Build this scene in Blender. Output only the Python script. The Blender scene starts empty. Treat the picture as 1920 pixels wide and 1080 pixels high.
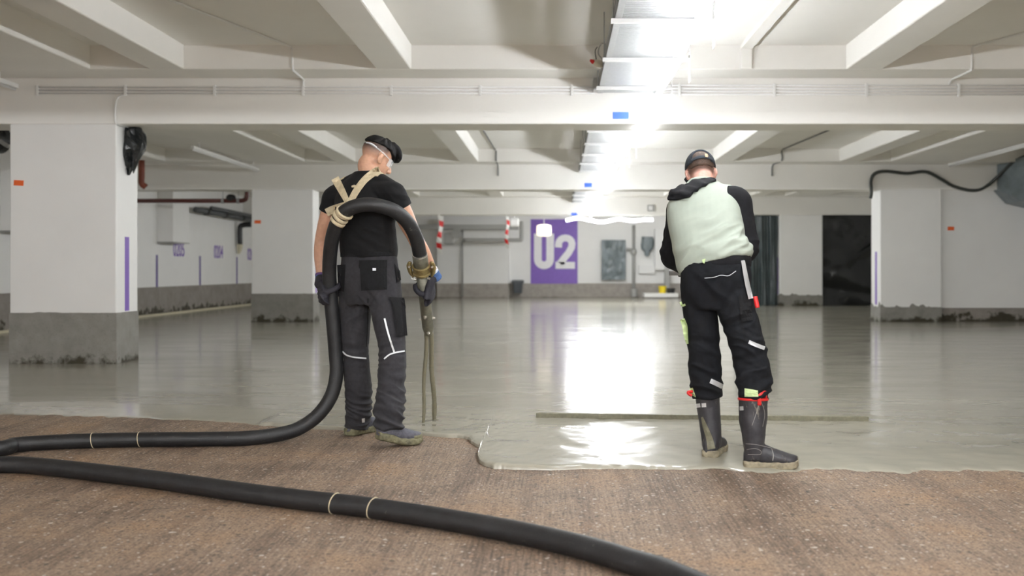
import bpy, bmesh, math, random
import numpy as np
from mathutils import Vector, Matrix, noise as mnoise
from mathutils.bvhtree import BVHTree

random.seed(4)
rng = np.random.default_rng(7)
scene = bpy.context.scene
C = scene.collection

# ------------------------------------------------------------------ camera, world, exposure
F_PX, VPX, VPY, CAM_H = 1800.0, 1044.0, 507.0, 1.0
cam_data = bpy.data.cameras.new('camera')
cam = bpy.data.objects.new('camera', cam_data)
C.objects.link(cam)
cam.location = (0, 0, CAM_H)
cam.rotation_euler = (math.radians(90), 0, 0)
cam_data.sensor_width = 36.0
cam_data.lens = F_PX / 1920 * 36.0
cam_data.shift_x = (960 - VPX) / 1920
cam_data.shift_y = (VPY - 540) / 1920
cam_data.clip_start = 0.05
cam_data.clip_end = 200
cam_data.dof.use_dof = True
cam_data.dof.focus_distance = 5.5
cam_data.dof.aperture_fstop = 2.0
scene.camera = cam

world = bpy.data.worlds.new('world')
scene.world = world
world.use_nodes = True
world.node_tree.nodes['Background'].inputs[0].default_value = (0.9, 0.95, 1.0, 1)
world.node_tree.nodes['Background'].inputs[1].default_value = 0.0
scene.view_settings.view_transform = 'Standard'
scene.view_settings.look = 'None'
scene.view_settings.gamma = 1
scene.view_settings.use_curve_mapping = False
scene.view_settings.exposure = 0.5
scene.cycles.use_denoising = True
scene.cycles.max_bounces = 9
scene.cycles.diffuse_bounces = 7
scene.cycles.use_light_tree = False
scene.cycles.glossy_bounces = 3
scene.cycles.use_adaptive_sampling = True
scene.cycles.adaptive_threshold = 0.015
scene.cycles.sample_clamp_indirect = 4.0
scene.cycles.sample_clamp_direct = 24.0
scene.cycles.caustics_reflective = False
scene.cycles.caustics_refractive = False
LIGHT_STRENGTH = 92.0


def P(px, py, Y):
    """point seen at pixel (px, py) at depth Y"""
    return np.array([(px - VPX) * Y / F_PX, Y, CAM_H + (VPY - py) * Y / F_PX])


def ground(px, py, z=0.0):
    Y = F_PX * (CAM_H - z) / (py - VPY)
    return np.array([(px - VPX) * Y / F_PX, Y, z])


# ------------------------------------------------------------------ materials
def new_mat(name):
    m = bpy.data.materials.new(name)
    m.use_nodes = True
    nt = m.node_tree
    b = nt.nodes['Principled BSDF']
    return m, nt, b


def N(nt, typ, **kw):
    n = nt.nodes.new(typ)
    for k, v in kw.items():
        if k.startswith('i_'):
            n.inputs[k[2:].replace('_', ' ')].default_value = v
        else:
            setattr(n, k, v)
    return n


def L(nt, a, b):
    nt.links.new(a, b)


def ramp(nt, fac, stops):
    r = nt.nodes.new('ShaderNodeValToRGB')
    els = r.color_ramp.elements
    while len(els) < len(stops):
        els.new(0.5)
    for e, (p, c) in zip(els, stops):
        e.position = p
        e.color = (c[0], c[1], c[2], 1) if not isinstance(c, (int, float)) else (c, c, c, 1)
    L(nt, fac, r.inputs[0])
    return r.outputs[0]


def coords(nt, scale=(1, 1, 1)):
    g = nt.nodes.new('ShaderNodeNewGeometry')
    mp = nt.nodes.new('ShaderNodeMapping')
    mp.inputs['Scale'].default_value = scale
    L(nt, g.outputs['Position'], mp.inputs[0])
    return mp.outputs[0]


def noise_tex(nt, scale, detail=4, rough=0.55, vec=None, stretch=(1, 1, 1)):
    n = nt.nodes.new('ShaderNodeTexNoise')
    n.inputs['Scale'].default_value = scale
    n.inputs['Detail'].default_value = detail
    n.inputs['Roughness'].default_value = rough
    L(nt, vec if vec is not None else coords(nt, stretch), n.inputs['Vector'])
    return n.outputs[0]


def mixc(nt, fac, a, b, mode='MIX'):
    m = nt.nodes.new('ShaderNodeMix')
    m.data_type = 'RGBA'
    m.blend_type = mode
    for sock, val in ((0, fac), (6, a), (7, b)):
        if hasattr(val, 'is_output'):
            L(nt, val, m.inputs[sock])
        elif sock == 0:
            m.inputs[0].default_value = val
        else:
            m.inputs[sock].default_value = (val[0], val[1], val[2], 1)
    return m.outputs[2]


def math_n(nt, op, a, b=None, c=None, clamp=False):
    m = nt.nodes.new('ShaderNodeMath')
    m.operation = op
    m.use_clamp = clamp
    for i, v in enumerate((a, b, c)):
        if v is None:
            continue
        if hasattr(v, 'is_output'):
            L(nt, v, m.inputs[i])
        else:
            m.inputs[i].default_value = v
    return m.outputs[0]


def bump(nt, b, height, strength=0.3, dist=0.01):
    n = nt.nodes.new('ShaderNodeBump')
    n.inputs['Strength'].default_value = strength
    n.inputs['Distance'].default_value = dist
    L(nt, height, n.inputs['Height'])
    L(nt, n.outputs[0], b.inputs['Normal'])


M = {}


def simple(name, col, rough=0.6, metal=0.0, var=0.12, scale=30, bmp=0.0, bscale=200, spec=0.5, sheen=0.0,
           stretch=(1, 1, 1)):
    m, nt, b = new_mat(name)
    n = noise_tex(nt, scale, 4, 0.6, stretch=stretch)
    lo = [c * (1 - var) for c in col]
    hi = [min(1, c * (1 + var)) for c in col]
    L(nt, ramp(nt, n, [(0.3, lo), (0.7, hi)]), b.inputs['Base Color'])
    b.inputs['Roughness'].default_value = rough
    b.inputs['Metallic'].default_value = metal
    b.inputs['Specular IOR Level'].default_value = spec
    if sheen:
        b.inputs['Sheen Weight'].default_value = sheen
        b.inputs['Sheen Roughness'].default_value = 0.5
    if bmp:
        bump(nt, b, noise_tex(nt, bscale, 3, 0.6), bmp, 0.004)
    M[name] = m
    return m


simple('white_paint', (0.85, 0.845, 0.835), 0.62, var=0.025, scale=1.2, bmp=0.12, bscale=60)
simple('ceiling_paint', (0.86, 0.845, 0.815), 0.7, var=0.03, scale=0.9, bmp=0.15, bscale=40)
simple('duct_grey', (0.36, 0.36, 0.35), 0.5, var=0.08)
simple('galvanised', (0.42, 0.43, 0.44), 0.4, 0.5, var=0.08, scale=40)
simple('white_metal', (0.8, 0.8, 0.79), 0.45, var=0.03)
simple('purple_paint', (0.20, 0.105, 0.46), 0.55, var=0.06, scale=8)
simple('purple_dark', (0.13, 0.09, 0.30), 0.55, var=0.06, scale=8)
simple('orange_tape', (0.80, 0.13, 0.02), 0.5, var=0.05)
simple('blue_tape', (0.03, 0.10, 0.55), 0.5, var=0.12, scale=60)
simple('red_plastic', (0.62, 0.02, 0.02), 0.42, var=0.06)
simple('red_pipe', (0.09, 0.020, 0.014), 0.35, var=0.15)
simple('red_brown_pipe', (0.22, 0.05, 0.025), 0.45, var=0.15)
simple('black_pipe', (0.018, 0.018, 0.018), 0.4, var=0.2)
simple('grey_pipe', (0.10, 0.105, 0.11), 0.45, var=0.15)
simple('cream_plastic', (0.62, 0.57, 0.42), 0.5, var=0.05)
simple('cabinet_white', (0.78, 0.78, 0.78), 0.45, var=0.02)
simple('bin_grey', (0.09, 0.10, 0.11), 0.4, var=0.1)
simple('yellow_plastic', (0.80, 0.62, 0.02), 0.4, var=0.05)
simple('black_plastic', (0.012, 0.012, 0.013), 0.35, var=0.2)
simple('rubber_cable', (0.045, 0.050, 0.046), 0.5, var=0.2)
simple('tape_white', (0.82, 0.82, 0.80), 0.4, var=0.03)
simple('tshirt', (0.005, 0.005, 0.0056), 0.85, var=0.25, scale=60, bmp=0.25, bscale=900, spec=0.25, sheen=0.03)
simple('trousers_grey', (0.029, 0.028, 0.032), 0.85, var=0.22, scale=45, bmp=0.3, bscale=900, spec=0.25, sheen=0.05)
simple('trousers_black', (0.007, 0.007, 0.008), 0.85, var=0.25, scale=45, bmp=0.3, bscale=900, spec=0.25)
simple('trousers_navy', (0.0055, 0.0062, 0.0085), 0.85, var=0.4, scale=30, bmp=0.3, bscale=900, spec=0.25)
simple('hoodie_mint', (0.385, 0.43, 0.37), 0.85, var=0.04, scale=10, bmp=0.2, bscale=700, spec=0.2, sheen=0.05)
simple('hoodie_black', (0.009, 0.009, 0.011), 0.85, var=0.25, scale=40, bmp=0.25, bscale=700, spec=0.22)
simple('webbing', (0.60, 0.51, 0.345), 0.8, var=0.16, scale=50, bmp=0.35, bscale=500, spec=0.2)
simple('glove_dark', (0.016, 0.015, 0.022), 0.75, var=0.3, scale=60, bmp=0.3, bscale=400)
simple('glove_blue', (0.05, 0.11, 0.27), 0.8, var=0.2, scale=60, bmp=0.3, bscale=600)
simple('glove_white', (0.65, 0.68, 0.72), 0.8, var=0.08)
simple('glove_purple', (0.10, 0.05, 0.16), 0.8, var=0.15)
simple('reflective', (0.62, 0.63, 0.64), 0.35, 0.3, var=0.05)
simple('piping_white', (0.75, 0.77, 0.80), 0.4, var=0.03)
simple('lime_fabric', (0.56, 0.70, 0.36), 0.8, var=0.08, scale=40)
simple('leather', (0.70, 0.47, 0.30), 0.6, var=0.06)
simple('hair_black', (0.004, 0.0038, 0.004), 0.6, var=0.3, scale=120, bmp=0.4, bscale=260, spec=0.2)
simple('cap_fabric', (0.026, 0.032, 0.042), 0.85, var=0.2, scale=70, bmp=0.25, bscale=800)
simple('shoe_upper', (0.085, 0.085, 0.105), 0.75, var=0.35, scale=50, bmp=0.4, bscale=160)
simple('shoe_sole', (0.155, 0.145, 0.085), 0.7, var=0.45, scale=30, bmp=0.6, bscale=90)
simple('boot_sole', (0.26, 0.225, 0.155), 0.7, var=0.35, scale=35, bmp=0.5, bscale=90)
simple('laces', (0.30, 0.29, 0.27), 0.8, var=0.2)
simple('nozzle_metal', (0.155, 0.15, 0.115), 0.42, 0.35, var=0.25, scale=40, bmp=0.2, bscale=150)
simple('brass', (0.33, 0.26, 0.12), 0.36, 0.7, var=0.25, scale=60, bmp=0.2, bscale=200)
simple('bolt_metal', (0.62, 0.60, 0.55), 0.3, 0.8, var=0.15, scale=80)
simple('wet_concrete', (0.185, 0.168, 0.115), 0.28, var=0.12, scale=60, bmp=0.5, bscale=120)
simple('bar_muddy', (0.16, 0.15, 0.10), 0.45, var=0.25, scale=35, bmp=0.4, bscale=90)
simple('eye_white', (0.8, 0.78, 0.75), 0.25, var=0.02)
simple('eye_brown', (0.05, 0.025, 0.012), 0.2, var=0.1)
simple('white_print', (0.86, 0.85, 0.88), 0.5, var=0.02, scale=8)
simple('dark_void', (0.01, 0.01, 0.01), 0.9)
simple('device_white', (0.75, 0.70, 0.58), 0.45, var=0.1)


def mat_hair_brown():
    m, nt, b = new_mat('hair_brown')
    n = noise_tex(nt, 900, 3, 0.7, stretch=(1, 0.25, 0.2))
    L(nt, ramp(nt, n, [(0.35, (0.022, 0.013, 0.009)), (0.7, (0.14, 0.085, 0.058))]), b.inputs['Base Color'])
    b.inputs['Roughness'].default_value = 0.55
    bump(nt, b, n, 0.6, 0.003)
    M['hair_brown'] = m


mat_hair_brown()


def mat_skin():
    m, nt, b = new_mat('skin')
    at = nt.nodes.new('ShaderNodeAttribute')
    at.attribute_name = 'tone'
    n = noise_tex(nt, 45, 4, 0.6)
    v = ramp(nt, n, [(0.3, (0.88, 0.86, 0.86)), (0.7, (1.08, 1.06, 1.05))])
    L(nt, mixc(nt, 1.0, at.outputs['Color'], v, 'MULTIPLY'), b.inputs['Base Color'])
    b.inputs['Roughness'].default_value = 0.48
    b.inputs['Subsurface Weight'].default_value = 0.08
    b.inputs['Subsurface Radius'].default_value = (0.012, 0.004, 0.002)
    b.inputs['Subsurface Scale'].default_value = 0.5
    bump(nt, b, noise_tex(nt, 400, 3, 0.6), 0.12, 0.003)
    M['skin'] = m


mat_skin()


def mat_plinth(name, col, z_top, ragged, grime):
    """bare concrete plinth; mould and dirt creep up from the floor with a ragged outline"""
    m, nt, b = new_mat(name)
    base = ramp(nt, noise_tex(nt, 5, 6, 0.65), [(0.3, [c * 0.80 for c in col]), (0.7, [c * 1.15 for c in col])])
    speck = noise_tex(nt, 70, 3, 0.7)
    base = mixc(nt, math_n(nt, 'GREATER_THAN', speck, 0.64), base, [c * 0.7 for c in col])
    pos = nt.nodes.new('ShaderNodeNewGeometry')
    sep = nt.nodes.new('ShaderNodeSeparateXYZ')
    L(nt, pos.outputs['Position'], sep.inputs[0])
    n2 = noise_tex(nt, 4.5, 5, 0.65)
    edge = math_n(nt, 'MULTIPLY_ADD', n2, grime, -grime * 0.38)
    f = math_n(nt, 'SUBTRACT', edge, sep.outputs[2])
    f = math_n(nt, 'MULTIPLY_ADD', f, 14.0, 0.55, clamp=True)
    col2 = mixc(nt, f, base, (0.045, 0.038, 0.022))
    L(nt, col2, b.inputs['Base Color'])
    b.inputs['Roughness'].default_value = 0.75
    bump(nt, b, speck, 0.25, 0.006)
    M[name] = m


mat_plinth('plinth_column', (0.25, 0.24, 0.218), 0.55, 0.03, 0.55)
mat_plinth('plinth_wall', (0.27, 0.245, 0.222), 0.64, 0.03, 0.95)
mat_plinth('plinth_far', (0.36, 0.33, 0.30), 0.53, 0.03, 0.10)


def mat_raw_floor():
    """milled old concrete: fine grooves run in depth, exposed aggregate, brown dust"""
    m, nt, b = new_mat('raw_floor')
    g = nt.nodes.new('ShaderNodeNewGeometry')
    sep = nt.nodes.new('ShaderNodeSeparateXYZ')
    L(nt, g.outputs['Position'], sep.inputs[0])
    cmb = nt.nodes.new('ShaderNodeCombineXYZ')
    L(nt, sep.outputs[0], cmb.inputs[0])
    L(nt, math_n(nt, 'MULTIPLY', sep.outputs[1], 0.035), cmb.inputs[1])
    lane = noise_tex(nt, 9, 2, 0.5, vec=cmb.outputs[0])
    groove = noise_tex(nt, 95, 2, 0.6, vec=cmb.outputs[0])
    x2 = math_n(nt, 'MULTIPLY_ADD', noise_tex(nt, 2.5, 2, 0.5), 0.02, sep.outputs[0])
    saw = math_n(nt, 'SINE', math_n(nt, 'MULTIPLY', x2, 6.2832 / 0.0185))
    patch = noise_tex(nt, 1.7, 5, 0.62)
    mid = noise_tex(nt, 26, 5, 0.8)
    fine = noise_tex(nt, 95, 6, 0.85)
    base = ramp(nt, fine, [(0.34, (0.075, 0.052, 0.038)), (0.5, (0.245, 0.178, 0.128)), (0.66, (0.46, 0.365, 0.28))])
    # groove shadows stay where the aggregate did not tear out
    gm = math_n(nt, 'MULTIPLY_ADD', saw, 0.045, groove)
    gt = ramp(nt, gm, [(0.38, (0.42, 0.39, 0.37)), (0.56, (1.10, 1.10, 1.10))])
    amt = ramp(nt, patch, [(0.40, 0.72), (0.60, 0.18)])
    base = mixc(nt, amt, base, mixc(nt, 1.0, base, gt, 'MULTIPLY'))
    tint = ramp(nt, patch, [(0.32, (0.66, 0.61, 0.57)), (0.5, (1.0, 0.98, 0.95)), (0.68, (1.18, 1.04, 0.86))])
    base = mixc(nt, 1.0, base, tint, 'MULTIPLY')
    band = ramp(nt, lane, [(0.38, (0.74, 0.72, 0.71)), (0.5, (1.0, 1.0, 1.0))])
    base = mixc(nt, 0.8, base, band, 'MULTIPLY')
    mt = ramp(nt, mid, [(0.34, (0.40, 0.35, 0.31)), (0.46, (1, 1, 1)), (0.66, (1.25, 1.22, 1.18))])
    base = mixc(nt, 0.75, base, mt, 'MULTIPLY')
    for sc, thr, rad_, am in ((75, 0.66, 0.42, 0.85), (30, 0.82, 0.30, 0.8)):
        vor = nt.nodes.new('ShaderNodeTexVoronoi')
        vor.inputs['Scale'].default_value = sc
        L(nt, coords(nt), vor.inputs['Vector'])
        vsep = nt.nodes.new('ShaderNodeSeparateColor')
        L(nt, vor.outputs['Color'], vsep.inputs[0])
        near = math_n(nt, 'LESS_THAN', vor.outputs['Distance'], rad_)
        pick = math_n(nt, 'MULTIPLY', near, math_n(nt, 'GREATER_THAN', vsep.outputs[0], thr))
        stone = ramp(nt, vsep.outputs[1], [(0.0, (0.025, 0.02, 0.018)), (0.55, (0.10, 0.07, 0.055)), (0.72, (0.30, 0.17, 0.09)), (0.88, (0.45, 0.37, 0.30)), (1.0, (0.62, 0.57, 0.52))])
        base = mixc(nt, math_n(nt, 'MULTIPLY', pick, am), base, stone)
    L(nt, base, b.inputs['Base Color'])
    b.inputs['Roughness'].default_value = 0.6
    h = math_n(nt, 'MULTIPLY_ADD', gm, 0.7, fine)
    bump(nt, b, h, 0.6, 0.008)
    M['raw_floor'] = m


mat_raw_floor()


def mat_screed():
    m, nt, b = new_mat('wet_screed')
    big = noise_tex(nt, 0.55, 5, 0.6, stretch=(1, 2.2, 1))
    col = ramp(nt, big, [(0.3, (0.31, 0.293, 0.238)), (0.7, (0.40, 0.38, 0.315))])
    speck = noise_tex(nt, 240, 3, 0.7)
    col = mixc(nt, math_n(nt, 'GREATER_THAN', speck, 0.66), col, (0.26, 0.24, 0.19))
    L(nt, col, b.inputs['Base Color'])
    ro = noise_tex(nt, 1.3, 4, 0.6, stretch=(0.6, 2.5, 1))
    L(nt, ramp(nt, ro, [(0.3, 0.11), (0.7, 0.24)]), b.inputs['Roughness'])
    b.inputs['Specular IOR Level'].default_value = 0.62
    b.inputs['Coat Weight'].default_value = 0.22
    b.inputs['Coat Roughness'].default_value = 0.10
    a1 = noise_tex(nt, 9, 3, 0.55, stretch=(0.35, 1.0, 1))
    a2 = noise_tex(nt, 260, 3, 0.6)
    bump(nt, b, math_n(nt, 'MULTIPLY_ADD', a2, 0.012, a1), 0.065, 0.02)
    M['wet_screed'] = m


mat_screed()


def mat_hose():
    m, nt, b = new_mat('hose_rubber')
    n = noise_tex(nt, 14, 5, 0.65)
    dust = noise_tex(nt, 40, 5, 0.75, stretch=(0.5, 1, 1))
    base = ramp(nt, n, [(0.3, (0.005, 0.005, 0.0055)), (0.72, (0.017, 0.017, 0.0185))])
    base = mixc(nt, math_n(nt, 'MULTIPLY', math_n(nt, 'GREATER_THAN', dust, 0.66), 0.5), base, (0.15, 0.14, 0.115))
    L(nt, base, b.inputs['Base Color'])
    b.inputs['Roughness'].default_value = 0.52
    bump(nt, b, noise_tex(nt, 130, 4, 0.65), 0.3, 0.004)
    M['hose_rubber'] = m


mat_hose()


def mat_boot():
    m, nt, b = new_mat('boot_rubber')
    n = noise_tex(nt, 22, 5, 0.65)
    base = ramp(nt, n, [(0.3, (0.016, 0.015, 0.019)), (0.75, (0.040, 0.038, 0.043))])
    mud = noise_tex(nt, 14, 5, 0.7, stretch=(1.4, 1.4, 0.5))
    base = mixc(nt, math_n(nt, 'MULTIPLY', ramp(nt, mud, [(0.60, 0.0), (0.66, 1.0)]), 0.8), base, (0.22, 0.20, 0.16))
    L(nt, base, b.inputs['Base Color'])
    b.inputs['Roughness'].default_value = 0.48
    bump(nt, b, n, 0.15, 0.004)
    M['boot_rubber'] = m


mat_boot()


def mat_sheet(name, col, rough, trans=0.0, alpha=1.0):
    m, nt, b = new_mat(name)
    n = noise_tex(nt, 3, 4, 0.6)
    L(nt, ramp(nt, n, [(0.3, [c * 0.7 for c in col]), (0.7, [min(1, c * 1.3) for c in col])]), b.inputs['Base Color'])
    b.inputs['Roughness'].default_value = rough
    b.inputs['Alpha'].default_value = alpha
    bump(nt, b, noise_tex(nt, 5, 3, 0.5), 0.3, 0.05)
    M[name] = m


mat_sheet('black_sheet', (0.010, 0.011, 0.011), 0.25)
mat_sheet('teal_sheet', (0.045, 0.062, 0.066), 0.28)
mat_sheet('grey_sheet', (0.155, 0.185, 0.20), 0.35)
mat_sheet('bag_plastic', (0.014, 0.016, 0.017), 0.16)


def mat_emit(name, col, strength):
    m, nt, b = new_mat(name)
    b.inputs['Base Color'].default_value = (0.8, 0.8, 0.8, 1)
    b.inputs['Emission Color'].default_value = (*col, 1)
    b.inputs['Emission Strength'].default_value = strength
    M[name] = m


mat_emit('led_light', (0.955, 0.98, 1.0), LIGHT_STRENGTH)
mat_emit('lamp_glow', (1.0, 0.88, 0.6), 1.1)


def mat_glasses():
    m, nt, b = new_mat('clear_plastic')
    b.inputs['Base Color'].default_value = (0.85, 0.9, 0.93, 1)
    b.inputs['Roughness'].default_value = 0.08
    b.inputs['Alpha'].default_value = 0.3
    n = noise_tex(nt, 30, 2)
    L(nt, ramp(nt, n, [(0.3, 0.06), (0.7, 0.14)]), b.inputs['Roughness'])
    M['clear_plastic'] = m


mat_glasses()

# ------------------------------------------------------------------ geometry helpers
ORIGIN = {}


class MB:
    def __init__(self):
        self.v = []
        self.f = []

    def add(self, verts, faces):
        o = len(self.v)
        self.v.extend([tuple(map(float, p)) for p in verts])
        self.f.extend([tuple(i + o for i in f) for f in faces])
        return self

    def join(self, other):
        return self.add(other.v, other.f)

    def box(self, x0, x1, y0, y1, z0, z1):
        v = [(x0, y0, z0), (x1, y0, z0), (x1, y1, z0), (x0, y1, z0), (x0, y0, z1), (x1, y0, z1), (x1, y1, z1), (x0, y1, z1)]
        f = [(0, 3, 2, 1), (4, 5, 6, 7), (0, 1, 5, 4), (1, 2, 6, 5), (2, 3, 7, 6), (3, 0, 4, 7)]
        return self.add(v, f)

    def loft(self, rings, cap=True):
        n = len(rings[0])
        v = [p for r in rings for p in r]
        f = []
        for i in range(len(rings) - 1):
            for j in range(n):
                k = (j + 1) % n
                f.append((i * n + j, i * n + k, (i + 1) * n + k, (i + 1) * n + j))
        if cap:
            f.append(tuple(range(n - 1, -1, -1)))
            f.append(tuple((len(rings) - 1) * n + j for j in range(n)))
        return self.add(v, f)

    def tube(self, pts, radii, n=14, sub=6, ref=None, cap=True, smooth=True):
        pts = np.array(pts, float)
        if np.isscalar(radii):
            radii = [radii] * len(pts)
        rad = np.array([(r, r) if np.isscalar(r) else r for r in radii], float)
        if smooth and len(pts) > 2:
            pts, rad = catmull(pts, rad, sub)
        elif smooth and len(pts) == 2 and sub > 1:
            t = np.linspace(0, 1, sub + 1)[:, None]
            pts = pts[0] * (1 - t) + pts[1] * t
            rad = rad[0] * (1 - t) + rad[1] * t
        tan = np.gradient(pts, axis=0)
        tan /= np.linalg.norm(tan, axis=1)[:, None] + 1e-12
        u = np.array(ref if ref is not None else ((0, 0, 1) if abs(tan[0][2]) < 0.9 else (1, 0, 0)), float)
        rings = []
        a = np.linspace(0, 2 * np.pi, n, endpoint=False)
        for p, t, r in zip(pts, tan, rad):
            u = u - t * np.dot(u, t)
            u /= np.linalg.norm(u) + 1e-12
            w = np.cross(t, u)
            rings.append(p + np.outer(np.cos(a) * r[0], u) + np.outer(np.sin(a) * r[1], w))
            if ref is not None:
                u = np.array(ref, float)
        return self.loft(rings, cap)

    def ellipsoid(self, c, r, mat=None, nu=24, nv=14):
        rings = []
        c = np.array(c, float)
        for i in range(nv + 1):
            ph = -math.pi / 2 + math.pi * min(max(i / nv, 0.02), 0.98)
            a = np.linspace(0, 2 * np.pi, nu, endpoint=False)
            ring = np.stack([np.cos(a) * math.cos(ph) * r[0], np.sin(a) * math.cos(ph) * r[1], np.full(nu, math.sin(ph) * r[2])], 1)
            if mat is not None:
                ring = ring @ np.array(mat).T
            rings.append(ring + c)
        return self.loft(rings)

    def cyl(self, c, axis, r, h, n=16, r2=None):
        c = np.array(c, float)
        axis = np.array(axis, float) / np.linalg.norm(axis)
        return self.tube([c - axis * h / 2, c + axis * h / 2], [r, r if r2 is None else r2], n=n, smooth=False)

    def xform(self, fn):
        self.v = [tuple(fn(np.array(p))) for p in self.v]
        return self


def catmull(pts, rad, sub):
    P_, R_ = [], []
    n = len(pts)
    ext = np.vstack([2 * pts[0] - pts[1], pts, 2 * pts[-1] - pts[-2]])
    rx = np.vstack([rad[0], rad, rad[-1]])
    for i in range(n - 1):
        p0, p1, p2, p3 = ext[i:i + 4]
        for s in range(sub):
            t = s / sub
            P_.append(0.5 * ((2 * p1) + (-p0 + p2) * t + (2 * p0 - 5 * p1 + 4 * p2 - p3) * t * t + (-p0 + 3 * p1 - 3 * p2 + p3) * t ** 3))
            q0, q1, q2, q3 = rx[i:i + 4]
            q = 0.5 * ((2 * q1) + (-q0 + q2) * t + (2 * q0 - 5 * q1 + 4 * q2 - q3) * t * t + (-q0 + 3 * q1 - 3 * q2 + q3) * t ** 3)
            R_.append(np.maximum(q, 1e-4))
    P_.append(pts[-1])
    R_.append(rad[-1])
    return np.array(P_), np.array(R_)


def ring(c, u, v, ru, rv, n=28, p=2.0):
    a = np.linspace(0, 2 * np.pi, n, endpoint=False)
    ca, sa = np.cos(a), np.sin(a)
    x = np.sign(ca) * np.abs(ca) ** (2 / p) * ru
    y = np.sign(sa) * np.abs(sa) ** (2 / p) * rv
    return np.array(c) + np.outer(x, u) + np.outer(y, v)


def smooth_rings(spec, n=28, sub=4, p=2.3):
    """spec: list of (centre, u, v, ru, rv) -> smoothly interpolated rings"""
    arr = np.array([np.concatenate([np.array(c, float), np.array(u, float), np.array(v, float)]) for c, u, v, _, _ in spec])
    rad = np.array([(ru, rv) for *_, ru, rv in spec])
    a2, r2 = catmull(arr, rad, sub)
    out = []
    for q, r in zip(a2, r2):
        u = q[3:6] / np.linalg.norm(q[3:6])
        v = q[6:9] / np.linalg.norm(q[6:9])
        out.append(ring(q[:3], u, v, r[0], r[1], n, p))
    return out


def mesh_from(mb, name):
    me = bpy.data.meshes.new(name)
    me.from_pydata(mb.v, [], mb.f)
    me.update()
    return me


def shade(me, smooth=True):
    me.polygons.foreach_set('use_smooth', [smooth] * len(me.polygons))


def build(name, mb, mat, parent=None, smooth=False, bevel=0.0, fixn=True):
    """link mb (world coordinates) as one mesh object; origin at its base, or at the parent's origin"""
    me = mb if isinstance(mb, bpy.types.Mesh) else mesh_from(mb, name)
    if fixn and not isinstance(mb, bpy.types.Mesh):
        bm = bmesh.new()
        bm.from_mesh(me)
        bmesh.ops.recalc_face_normals(bm, faces=bm.faces)
        bm.to_mesh(me)
        bm.free()
    n = len(me.vertices)
    co = np.empty(n * 3)
    me.vertices.foreach_get('co', co)
    co = co.reshape(-1, 3)
    if parent is None:
        lo, hi = co.min(0), co.max(0)
        org = np.array([(lo[0] + hi[0]) / 2, (lo[1] + hi[1]) / 2, lo[2]])
    else:
        org = ORIGIN[parent.name]
    co = co - org
    me.vertices.foreach_set('co', co.ravel())
    me.update()
    shade(me, smooth)
    me.materials.clear()
    me.materials.append(M[mat] if isinstance(mat, str) else mat)
    o = bpy.data.objects.new(name, me)
    C.objects.link(o)
    if parent is None:
        o.location = org
    else:
        o.parent = parent
    ORIGIN[o.name] = org
    if bevel:
        bv = o.modifiers.new('bevel', 'BEVEL')
        bv.width = bevel
        bv.segments = 2
        bv.limit_method = 'ANGLE'
    if smooth == 'auto':
        pass
    return o


def empty(name, loc):
    o = bpy.data.objects.new(name, None)
    o.empty_display_size = 0.1
    o.location = loc
    C.objects.link(o)
    ORIGIN[o.name] = np.array(loc, float)
    return o


def tag(o, label=None, cat=None, group=None, kind=None):
    if label:
        o['label'] = label
    if cat:
        o['category'] = cat
    if group:
        o['group'] = group
    if kind:
        o['kind'] = kind
    return o


def struct(o):
    o['kind'] = 'structure'
    return o


def copy_child(src, parent, offset):
    """a copy of a part, sharing its mesh, under a parent (world offset of the part's geometry)"""
    c = src.copy()
    C.objects.link(c)
    c.parent = parent
    src_org = ORIGIN[src.name]
    c.location = Vector(src_org + np.array(offset) - ORIGIN[parent.name])
    ORIGIN[c.name] = src_org + np.array(offset)
    return c


def remesh(mb, voxel=0.006, iters=4, fac=0.5):
    me = mesh_from(mb, 'tmp')
    o = bpy.data.objects.new('tmp', me)
    C.objects.link(o)
    r = o.modifiers.new('r', 'REMESH')
    r.mode = 'VOXEL'
    r.voxel_size = voxel
    if iters:
        s = o.modifiers.new('s', 'SMOOTH')
        s.factor = fac
        s.iterations = iters
    dg = bpy.context.evaluated_depsgraph_get()
    out = bpy.data.meshes.new_from_object(o.evaluated_get(dg))
    bpy.data.objects.remove(o)
    bpy.data.meshes.remove(me)
    return out


def displace(me, fn):
    n = len(me.vertices)
    co = np.empty(n * 3)
    no = np.empty(n * 3)
    me.vertices.foreach_get('co', co)
    me.vertex_normals.foreach_get('vector', no)
    co = co.reshape(-1, 3)
    no = no.reshape(-1, 3)
    co = co + no * fn(co)[:, None]
    me.vertices.foreach_set('co', co.ravel())
    me.update()


def vnoise(co, scale, off=0.0):
    return np.array([mnoise.noise(Vector((p[0] * scale[0] + off, p[1] * scale[1], p[2] * scale[2]))) for p in co])


def bvh_of(me):
    return BVHTree.FromPolygons([v.co.copy() for v in me.vertices], [tuple(p.vertices) for p in me.polygons])


CAM = Vector((0, 0, CAM_H))


def cast(bvh, px, py):
    d = Vector(((px - VPX) / F_PX, 1, (VPY - py) / F_PX)).normalized()
    h = bvh.ray_cast(CAM, d)
    return (np.array(h[0]), np.array(d)) if h[0] is not None else (None, np.array(d))


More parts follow.
